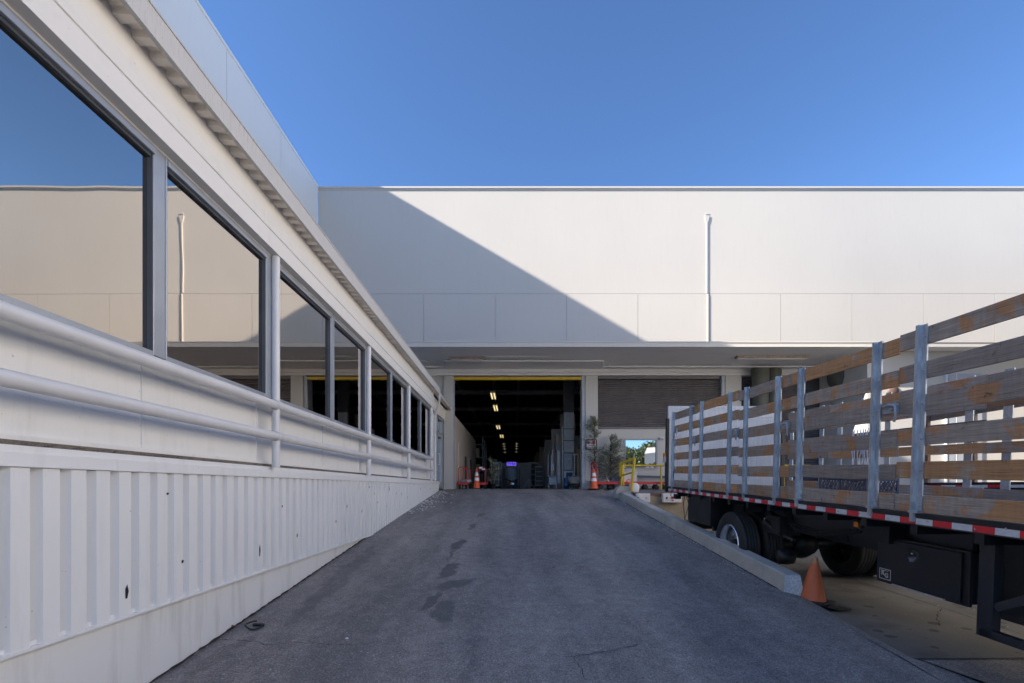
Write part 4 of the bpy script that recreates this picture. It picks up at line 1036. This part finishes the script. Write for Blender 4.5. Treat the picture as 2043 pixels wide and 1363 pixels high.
for side in (0, 1):
    X = .006 if side == 0 else BWd-.006
    for i in range(6):
        a, b = seams[i], seams[i+1]; dzp = random.uniform(-.010,.012); tip = .046
        s_ = -1 if side == 0 else 1
        xb0, xb1 = (X, X+.024) if side == 0 else (X-.024, X)
        tilt = random.uniform(-.006,.006)
        rp = None
        mats = []
        for k, z in enumerate(rows):
            z0 = z+dzp*(k>0)+random.uniform(-.006,.006); yy0, yy1 = b+.004+random.uniform(0,.006), a-.003
            g = G(); n = 6; vs = []
            for q in range(n+1):
                yv = yy1+(yy0-yy1)*q/n; e = .003*math.sin(q*1.7+k+i*3)
                zz = z0 + tilt*(q/n-.5)
                hh = .142 if side == 0 else .13
                vs += [(xb0+e,yv,zz),(xb1+e,yv,zz),(xb1+e,yv,zz+hh),(xb0+e,yv,zz+hh)]
            fs = [(0,1,2,3),(4*n,4*n+3,4*n+2,4*n+1)]
            for q in range(n):
                for c in range(4): fs.append((4*q+c, 4*q+4+c, 4*q+4+(c+1)%4, 4*q+(c+1)%4))
            g.add(vs, fs)
            if rp is None:
                rg = g; mt = ['wood','woodtan','woodtan','wood','wood','woodtan'][i] if side == 0 else 'wood'
                rp = L('rack_panel', rg, mt, bev=.004)
            else:
                mt = random.choice(['wood','wood','woodtan'])
                if side == 0:
                    if i <= 2: mt = random.choice(['woodtan','woodtan','wood'])
                    if i >= 4 and k >= 3: mt = 'wood'
                    if i >= 3 and k == 1: mt = 'woodtan' if i == 4 else 'wood'
                else: mt = random.choice(['wood','wood','woodtan','wooddark'])
                if side == 1 and i == 4 and k == 5: mt = 'woodnew'
                L('board', g, mt, rp, bev=.004)
        for y in stk[i]:
            g = stake(y, xb0-.0005 if side == 0 else xb1+.0005, s_, 1.63+dzp)
            L('stake', g, 'galv', rp)
        if i in (0, 1, 2, 3) and True:
            yl = seams[i+1]+.03; xl = xb0-.001 if side == 0 else xb0; zl = rows[3]+.07+dzp
            o = -1 if side == 0 else -1
            g = G(); g.box(xl+o*.02, xl, yl-.05, yl+.10, zl-.03, zl+.045); g.path([(xl+o*.03,yl+.09,zl+.03),(xl+o*.045,yl+.02,zl+.04),(xl+o*.045,yl-.05,zl+.03)], .012, 8)
            g.path([(xl+o*.04,yl-.03,zl+.04),(xl+o*.055,yl-.07,zl+.02),(xl+o*.055,yl-.08,zl-.06),(xl+o*.045,yl-.05,zl-.11)], .012, 8)
            g.lathe([(0,-.01),(.018,-.01),(.018,.01),(0,.01)], (xl+o*.03, yl+.0, zl+.0), 'X', 10)
            if side == 0: L('latch', g, 'greymetal', rp)
# crate boards rear small twig / tape scraps on the last panel
g = G()
for k in range(2):
    z = 1.15-.78*k
    for q in range(4): g.path([(-.008,-.30,z-.12),(-.012,-.30-.02*(q-1.5),z),( -.010,-.30-.05*(q-1.5),z+.10+.02*(q%2))], [.004,.003,.001], 4)
L('twig_sprig', g, 'bark')
g = G()
g.obox((-.012,-.47,1.20), (.006,.06,.16), (.05,0,0)); g.path([(-.02,-.46,1.14),(-.022,-.44,1.0),(-.018,-.47,.86)], .006, 5); g.path([(-.02,-.44,.78),(-.022,-.46,.6),(-.018,-.44,.45)], .007, 5)
L('tape_scrap', g, 'rope')
# liftgate: aluminium platform standing upright across the back, between black posts
lg_ = G(); lg_.box(.0, BWd, .10, .15, .02, 1.80)
for z in (.12,.22,1.50,1.56,1.74): lg_.box(.0, BWd, .092, .10, z, z+.012)
lg_.box(.0,.03,.09,.16,.02,1.80); lg = L('liftgate', lg_, 'plate', bev=.006)
g = G(); g.box(-.055,.005,.02,.10,-.03,1.53); L('liftgate_post', g, 'black', bev=.005)
g = G(); g.box(BWd-.03,BWd+.04,.02,.10,-.03,1.45); L('liftgate_post', g, 'black', bev=.005)
g = G(); g.box(-.10,-.04,.03,.10,.60,.72); g.path([(-.07,.05,.6),(-.09,.05,.52),(-.05,.05,.5)], .008, 6); gc = L('gate_control', g, 'greymetal')
g = G(); g.box(-.105,-.06,.035,.09,.72,.80); L('control_cap', g, 'amber', gc)
# underside
g = G()
for x0 in (.70, 1.60): g.box(x0, x0+.14, BL, -.3, -.45, -.02)
for k in range(16): g.box(.02, BWd-.02, -.5-.55*k, -.43-.55*k, -.09, .02)
L('chassis_rail', g, 'black')
g = G(); g.box(.45,.62,-5.2,-3.3,-.30,-.06); g.box(.60,1.9,-5.3,-5.0,-.5,-.1); L('side_beam', g, 'black')
g = G(); g.box(.05, .10, -1.95, -.95, -.52, -.03); g.box(.10,.45,-1.95,-1.90,-.6,-.03)
L('mud_guard', g, 'black')
g = G(); g.box(.05,.16,-.30,-.14,-.16,-.06); rl = L('rear_marker', g, 'black', bev=.01)
g = G(); g.path([(.02,-.10,-.02),(.0,-.13,-.10),(.04,-.19,-.14),(.08,-.2,-.08)], .008, 6); L('cable_loop', g, 'rubber')
g = G()
for k in range(9):
    x = .1+random.uniform(0,.5); y = -.45-random.uniform(0,.5)
    g.path([(x,y,-.03),(x+random.uniform(-.05,.05),y+random.uniform(-.08,.02),-.25),(x+random.uniform(-.05,.08),y+random.uniform(-.15,.0),-.55),(x+.1,y-.15,-.60)], .008, 5)
L('cable_bundle', g, 'rubber')
g = G(); g.box(.15,2.3,-.55,-.35,-.75,-.60); g.box(.3,2.1,-1.0,-.5,-.55,-.48); L('rear_underrun_bar', g, 'black', bev=.01)
g = G(); g.box(0,.004,-4.99,-4.94,-.11,-.06)
g = G(); g.box(.20,.215,-5.10,-5.04,-.145,-.09); mk = L('side_marker_lamp', g, 'amber', bev=.004)
g = G(); g.box(.215,.25,-5.13,-5.0,-.15,-.07); L('lamp_bracket', g, 'black', mk)
g = G(); g.path([(.3,-3.2,-.15),(.5,-3.3,-.3),(.45,-3.5,-.5)], .05, 8); g.path([(.25,-3.25,-.28),(.35,-3.4,-.42),(.42,-3.7,-.50)], .035, 8)
g.box(.3,.6,-3.55,-3.2,-.45,-.2); L('spring_hanger', g, 'black')
g = G(); g.lathe([(0,-.12),(.06,-.12),(.10,-.09),(.11,0),(.10,.09),(.06,.12),(0,.12)], (.45,-3.45,-.76), 'X', 20); L('brake_chamber', g, 'black')
AY, AZ = -2.6, -.712
for x0 in (.55, 1.80):
    g = G()
    for k in range(5):
        h = .75-.12*k; g.path([(x0,AY-h,-.42-.0*k),(x0,AY-h*.5,-.53-.012*k),(x0,AY,-.56-.016*k),(x0,AY+h*.5,-.53-.012*k),(x0,AY+h,-.42)], .03, 4)
    L('leaf_spring', g, 'black')
g = G()
for k in range(4):
    y0 = -3.4-.05*k; g.path([(.44,y0,-.12),(.40,y0-.2,-.28-.03*k),(.46,y0-.7,-.30-.02*k),(.43,y0-1.3,-.22)], .012, 6)
L('air_hose', g, 'rubber')
for k in range(7):
    g = G(); g.box(.685,.70,-1.2-.62*k,-1.14-.62*k,-.42,-.06); L('frame_bracket', g, 'black')
g = G(); g.path([(.36,-3.05,-.27),(.50,-3.1,-.30),(.52,-2.9,-.34)], .018, 8); g.path([(.36,-3.05,-.35),(.5,-3.1,-.38)], .014, 8); L('shackle', g, 'greymetal')
g = G(); g.tube((.2,AY,AZ),(2.2,AY,AZ),.09,14); g.lathe([(0,-.2),(.15,-.18),(.24,0),(.15,.18),(0,.2)], (1.22,AY,AZ), 'Y', 18); L('axle', g, 'black')
def tyre(x0, wd, par_name='wheel', rim=True, sgn=1):
    r = .50; g = G()
    p = [(.30,.02),(.33,.0),(.40,-.006),(.46,.0),(.485,.015)]
    tr = []; nb = 5; t0, t1 = .022, wd-.022
    for k in range(nb):
        a = t0+(t1-t0)*k/nb; b = t0+(t1-t0)*(k+1)/nb
        crown = lambda q: .5-.006*abs((q-wd/2)/(wd/2))**2
        tr += [(crown(a+.005),a+.005),(crown(b-.005),b-.005)]
        if k < nb-1: tr += [(.487,b-.003),(.487,b+.003)]
    p += tr + [(.485,wd-.015),(.46,wd),(.40,wd+.006),(.33,wd),(.30,wd-.02)]
    g.lathe(p, (x0,AY,AZ), 'X', 72)
    return L('wheel', g, 'rubber')
wo = tyre(.06, .26)
g = G(); x0 = .06
g.lathe([(.305,.012),(.300,-.004),(.288,-.004),(.283,.02),(.270,.03),(.262,.10),(.255,.16),(.20,.175),(.13,.165),(.12,.12),(.09,.115),(0,.115)], (x0,AY,AZ), 'X', 48)
for k in range(10):
    a = k*.628; g.lathe([(0,-.03),(.014,-.03),(.014,0)], (x0+.172, AY+.165*math.cos(a), AZ+.165*math.sin(a)), 'X', 6, False)
L('rim', g, 'chrome', wo)
g = G()
for k in range(10):
    a = k*.628+.314; g.lathe([(0,-.002),(.024,-.002),(.024,0)], (x0+.166, AY+.215*math.cos(a), AZ+.215*math.sin(a)), 'X', 12, False)
g.lathe([(0,.05),(.06,.05),(.075,.08),(.075,.115)], (x0,AY,AZ), 'X', 20)
L('hub', g, 'black', wo)
tyre(.39, .26); tyre(1.79, .26); tyre(2.12, .26)
# front axle wheels (towards the camera and out of frame) not seen: rear ones only
# toolbox
TX = .50; zt0, zb0 = -.255, -.715
g = G(); g.box(TX+.035, TX+.50, -5.93, -4.98, zb0+.005, zt0-.005); g.box(TX+.025,TX+.055,-5.96,-4.96,zb0-.01,zt0+.012); g.box(TX+.1,TX+.14,-5.9,-5.0,zt0,-.1)
tb = L('toolbox', g, 'blackbox', bev=.004)
g = G(); g.box(TX-.0, TX+.022, -5.90, -5.0, zb0+.01, zt0-.01); L('lid', g, 'blackbox', tb, bev=.006)
g = G(); cy, cz = -5.42, -.385
g.lathe([(0,-.004),(.035,-.004),(.058,-.010),(.070,-.006),(.075,0)], (TX,cy,cz), 'X', 28); L('latch_plate', g, 'blackbox', tb)
g = G(); vs = [(TX-.006,cy+.05,cz-.0),(TX-.006,cy-.05,cz-.0),(TX-.010,cy-.02,cz-.055),(TX-.010,cy+.02,cz-.055),(TX-.016,cy+.03,cz-.015),(TX-.016,cy-.03,cz-.015)]
g.add(vs, [(0,3,4),(3,2,5,4),(2,1,5),(0,4,5,1)]); g.lathe([(0,-.012),(.010,-.010),(.012,0)], (TX-.004,cy+.0,cz+.028),'X',12); L('latch', g, 'chrome', tb)
# square badge: thin frame with the two letters
g = G(); by0, by1, bz0, bz1 = -5.175, -5.03, -.685, -.575; xf = TX-.001
for a, b, c, d2 in ((by0,by1,bz0,bz0+.007),(by0,by1,bz1-.007,bz1),(by0,by0+.007,bz0+.007,bz1-.007),(by1-.007,by1,bz0+.007,bz1-.007),(by0+.03,by1-.02,bz1-.022,bz1-.017)):
    g.box(xf-.001, xf, a, b, c, d2)
bd = L('badge', g, 'whitetape', tb)
RM = Matrix(((0,0,-1,0),(-1,0,0,0),(0,1,0,0),(0,0,0,1)))      # text x -> -Y, y -> Z, normal -> -X
def ltext(body, size, y, z, par):
    o = text('lettering', body, size, 'whitetape', par, MW[par] @ Matrix.Translation((xf-.0015, y, z)) @ RM, .0008, .78, .002)
ltext('R', .068, (by0+by1)/2+.026, (bz0+bz1)/2+.008, bd); ltext('G', .062, (by0+by1)/2-.020, (bz0+bz1)/2-.012, bd)
g = G(); g.box(TX+.002,TX+.02,-5.75,-5.18,zb0-.004,zb0+.004); L('drip_edge', g, 'whitetape', tb)
# big black box behind and side guard at the near end
g = G(); g.box(.72, 1.3, -9.0, -5.98, -.80, -.10); g.box(.9,1.5,-5.9,-5.2,-.5,-.1); L('battery_box', g, 'black', bev=.01)
g = G(); y0 = -6.46
g.box(.10,.17,y0-.09,y0+.02,-.78,-.02); g.box(.10,.16,-9.0,y0,-.78,-.72); g.beam((.13,y0-.08,-.55),(.6,y0-.65,-.10),.03,.06); g.box(.13,.16,y0-1.6,y0-1.5,-.72,-.02)
L('side_guard', g, 'blackbox', bev=.004)
# milk crates on the deck
def crate(y0, y1, x0, label):
    t = thing('milk_crate', label, 'crate', tuple(TR.location), (PITCH,0,YAW), 'dark plastic milk crates on the truck deck')
    z0, z1 = .097, .097+.27; x1 = x0+.33; g = G(); e = .018
    for xx in (x0, x1-e):
        for yy_ in (y0, y1-e): g.box(xx,xx+e,yy_,yy_+e,z0,z1)
    for z in (z0, z0+.125, z1-.03):
        h = .03 if z != z0+.125 else .012
        g.box(x0+.002,x0+.014,y0+e,y1-e,z,z+h); g.box(x1-.014,x1-.002,y0+e,y1-e,z,z+h); g.box(x0+e,x1-e,y0+.002,y0+.014,z,z+h); g.box(x0+e,x1-e,y1-.014,y1-.002,z,z+h)
    n = 7; w_ = (y1-y0-2*e)
    for xx in (x0+.008, x1-.008):
        for zb, zt in ((z0+.03, z0+.125),(z0+.137, z1-.03)):
            for k in range(-1, n):
                for s in (1,-1):
                    a = y0+e+w_*k/n; b = a+w_/n*1.6*s
                    if s < 0: a, b = a+w_/n, a+w_/n-w_/n*1.6
                    lo, hi = y0+e, y1-e
                    if min(a,b) < lo-.001 or max(a,b) > hi+.001: continue
                    g.beam((xx,a,zb),(xx,b,zt),.005,.010)
    for yy_ in (y0+.008, y1-.008):
        for k in range(6): g.beam((x0+e+.045*k,yy_,z0+.03),(x0+e+.045*k+.04,yy_,z1-.03),.005,.010)
    g.box(x0+.01,x1-.01,y0+.01,y1-.01,z0,z0+.008)
    obj('shell', g, 'navy', t, local=True)
crate(-4.93, -4.60, .12, 'farther dark blue milk crate on the truck deck behind the lower boards')
crate(-5.30, -4.96, .12, 'nearer dark blue milk crate on the truck deck behind the lower boards')
# ropes hanging on the far rack
def rope(px0, px1, label, n, z0, z1):
    t = thing('rope_bundle', label, 'rope', tuple(TR.location), (PITCH,0,YAW)); g = G()
    # far rack inner face
    for k in range(n):
        y = px0+(px1-px0)*k/max(1,n-1); x = BWd-.045-random.uniform(0,.02); pts = []
        for q in range(8): pts.append((x+random.uniform(-.01,.01), y+random.uniform(-.015,.015), z1+(z0+random.uniform(0,.1)-z1)*q/7))
        g.path(pts, [.007+.006*(q%3==1) for q in range(8)], 5)
    obj('strands', g, 'rope', t, local=True)
rope(-2.05, -2.50, 'thick bundle of frayed white ropes hanging on the far rack of the truck', 9, .42, 1.12)
rope(-.62, -.72, 'thin knotted white rope hanging at the rear of the far rack', 2, .35, 1.0)

# ------------------------------------------------------------------ neighbouring truck and things beyond
T2 = thing('neighbour_truck', 'second flatbed truck with dark stakes seen through the racks of the first', 'truck', (8.6, 9.5, -1.4))
g = G(); g.box(8.6,11.0,-4,10,-.05,.10); g.box(9.1,10.4,-4,9.5,-.9,-.05); obj('deck', g, 'black', T2)
gr = G(); y = 10
while y > -3:
    gr.cur = 0; gr.box(8.588,8.598,y-.3,y,.0,.05); gr.cur = 1; gr.box(8.588,8.598,y-.6,y-.302,.0,.05); y -= .62
obj('reflective_tape', gr, ['whitetape','redtape'], T2)
for i, y in enumerate([9.7-.98*k for k in range(13)]):
    g = G(); g.box(8.56,8.62,y-.05,y+.05,.1,1.55); obj('stake', g, 'wooddark', T2)
for z in (.25,1.38):
    g = G(); g.box(8.63,8.66,-3,9.9,z,z+.12); obj('board', g, 'wooddark', T2)
for y in (8.2, 1.0):
    g = G(); g.lathe([(.25,0),(.30,0),(.5,.03),(.5,.25),(.3,.28),(0,.28)], (8.7,y,-.92), 'X', 28); obj('wheel', g, 'rubber', T2)
# curved olive duct in front of the third shutter
g = G(); pts = []
for k in range(8):
    a = k/7*1.4; pts.append((12.6+ .9*math.sin(a)*.8, W-.9, 4.4-1.6*(1-math.cos(a))-.9*k/7))
g.smooth = True; g.path([(12.4,17.6,4.6),(12.45,17.55,4.1),(12.6,17.5,3.7),(12.75,17.5,2.9),(12.75,17.5,-.03)], [.55,.55,.50,.42,.42], 20)
g.path([(9.5,18.0,4.6),(9.5,18.0,2.6)], [.33,.28], 14); g.path([(10.05,18.0,4.6),(10.0,18.0,2.8)], [.26,.22], 14)
tag(obj('fabric_duct', g, 'olive'), 'bulging olive green fabric tubes hanging in front of the third shutter', 'duct')
g = G(); g.lathe([(0,-.05),(.17,-.05),(.19,-.02),(.19,0)], (13.0,15.997,3.32), 'Y', 24); tag(obj('round_vent', g, 'rust'), 'round rusty vent cover on the sunlit wall behind the truck', 'vent')
g = G(); g.box(14.8,16.0,15.94,15.997,.0,3.9); g.cur = 1; g.box(14.76,14.8,15.92,15.997,.0,3.94); g.box(15.12,15.14,15.935,15.94,0,3.9)
tag(obj('pale_door', g, ['greymetal','white']), 'tall pale blue grey metal door in the sunlit wall at far right', 'door')
# hills of trees and buildings behind the camera (seen in the small mirrored window)
def bigtree(loc, h, rad, label, nleaf=2200):
    t = thing('tree', label, 'tree', loc, group='trees behind the yard'); g = G(); x, y, z = loc
    g.path([(x,y,z),(x+.1,y,z+h*.3),(x-.1,y+.1,z+h*.6)], [.28,.2,.1], 8)
    lg = G(); cl = [(random.uniform(-.7,.7)*rad, random.uniform(-.6,.6)*rad, h*random.uniform(.35,.92), rad*random.uniform(.25,.5)) for _ in range(12)]
    for c in cl: g.path([(x,y,z+h*.35),(x+c[0]*.8,y+c[1]*.8,z+c[2])], [.1,.02], 5, False)
    for _ in range(nleaf):
        c = random.choice(cl); a = random.uniform(0,6.28); ph = math.acos(random.uniform(-1,1)); r = c[3]*random.uniform(.5,1.1)
        p = Vector((x+c[0]+r*math.sin(ph)*math.cos(a), y+c[1]+r*math.sin(ph)*math.sin(a), z+c[2]+r*math.cos(ph)*.8))
        leaf(lg, p, Vector((random.uniform(-1,1),random.uniform(-1,1),random.uniform(-1,1))), .42, .16)
    obj('trunk', g, 'bark', t); obj('crown', lg, 'leafback', t, fixn=False)
lab = ['leftmost','second','third','fourth','fifth']
# mirrored view: a point at window px maps to X = (px-CX)/F*(W+|Y|+W)
def mir(px, py, D):
    d = 2*W + D; return ((px-CX)/F*d, -D, (CY-py)/F*d)
for i, (px, py, D, rd) in enumerate(((1252,898,46,2.6),(1266,893,44,2.6),(1280,902,50,2.2),(1300,880,58,3.0),(1312,884,60,3.0))):
    p = mir(px, py, D); bigtree((p[0], p[1], -1.5), p[2]+1.5, rd, lab[i]+' tree reflected in the small dock window')
B2 = thing('far_shed', 'pale sunlit shed reflected in the small dock window', 'building', (21,-38,-1.5))
g = G(); a = mir(1287,905,36); b = mir(1316,893,40)
g.add([(a[0],a[1],-1.5),(b[0]+2,b[1]-14,-1.5),(b[0]+2,b[1]-14,b[2]+1.2),(a[0],a[1],a[2]),(a[0]+12,a[1]+1,-1.5),(a[0]+12,a[1]+1,a[2]+1.4)], [(0,1,2,3),(0,3,5,4),(3,2,5)])
obj('wall', g, 'wall', B2, fixn=False)
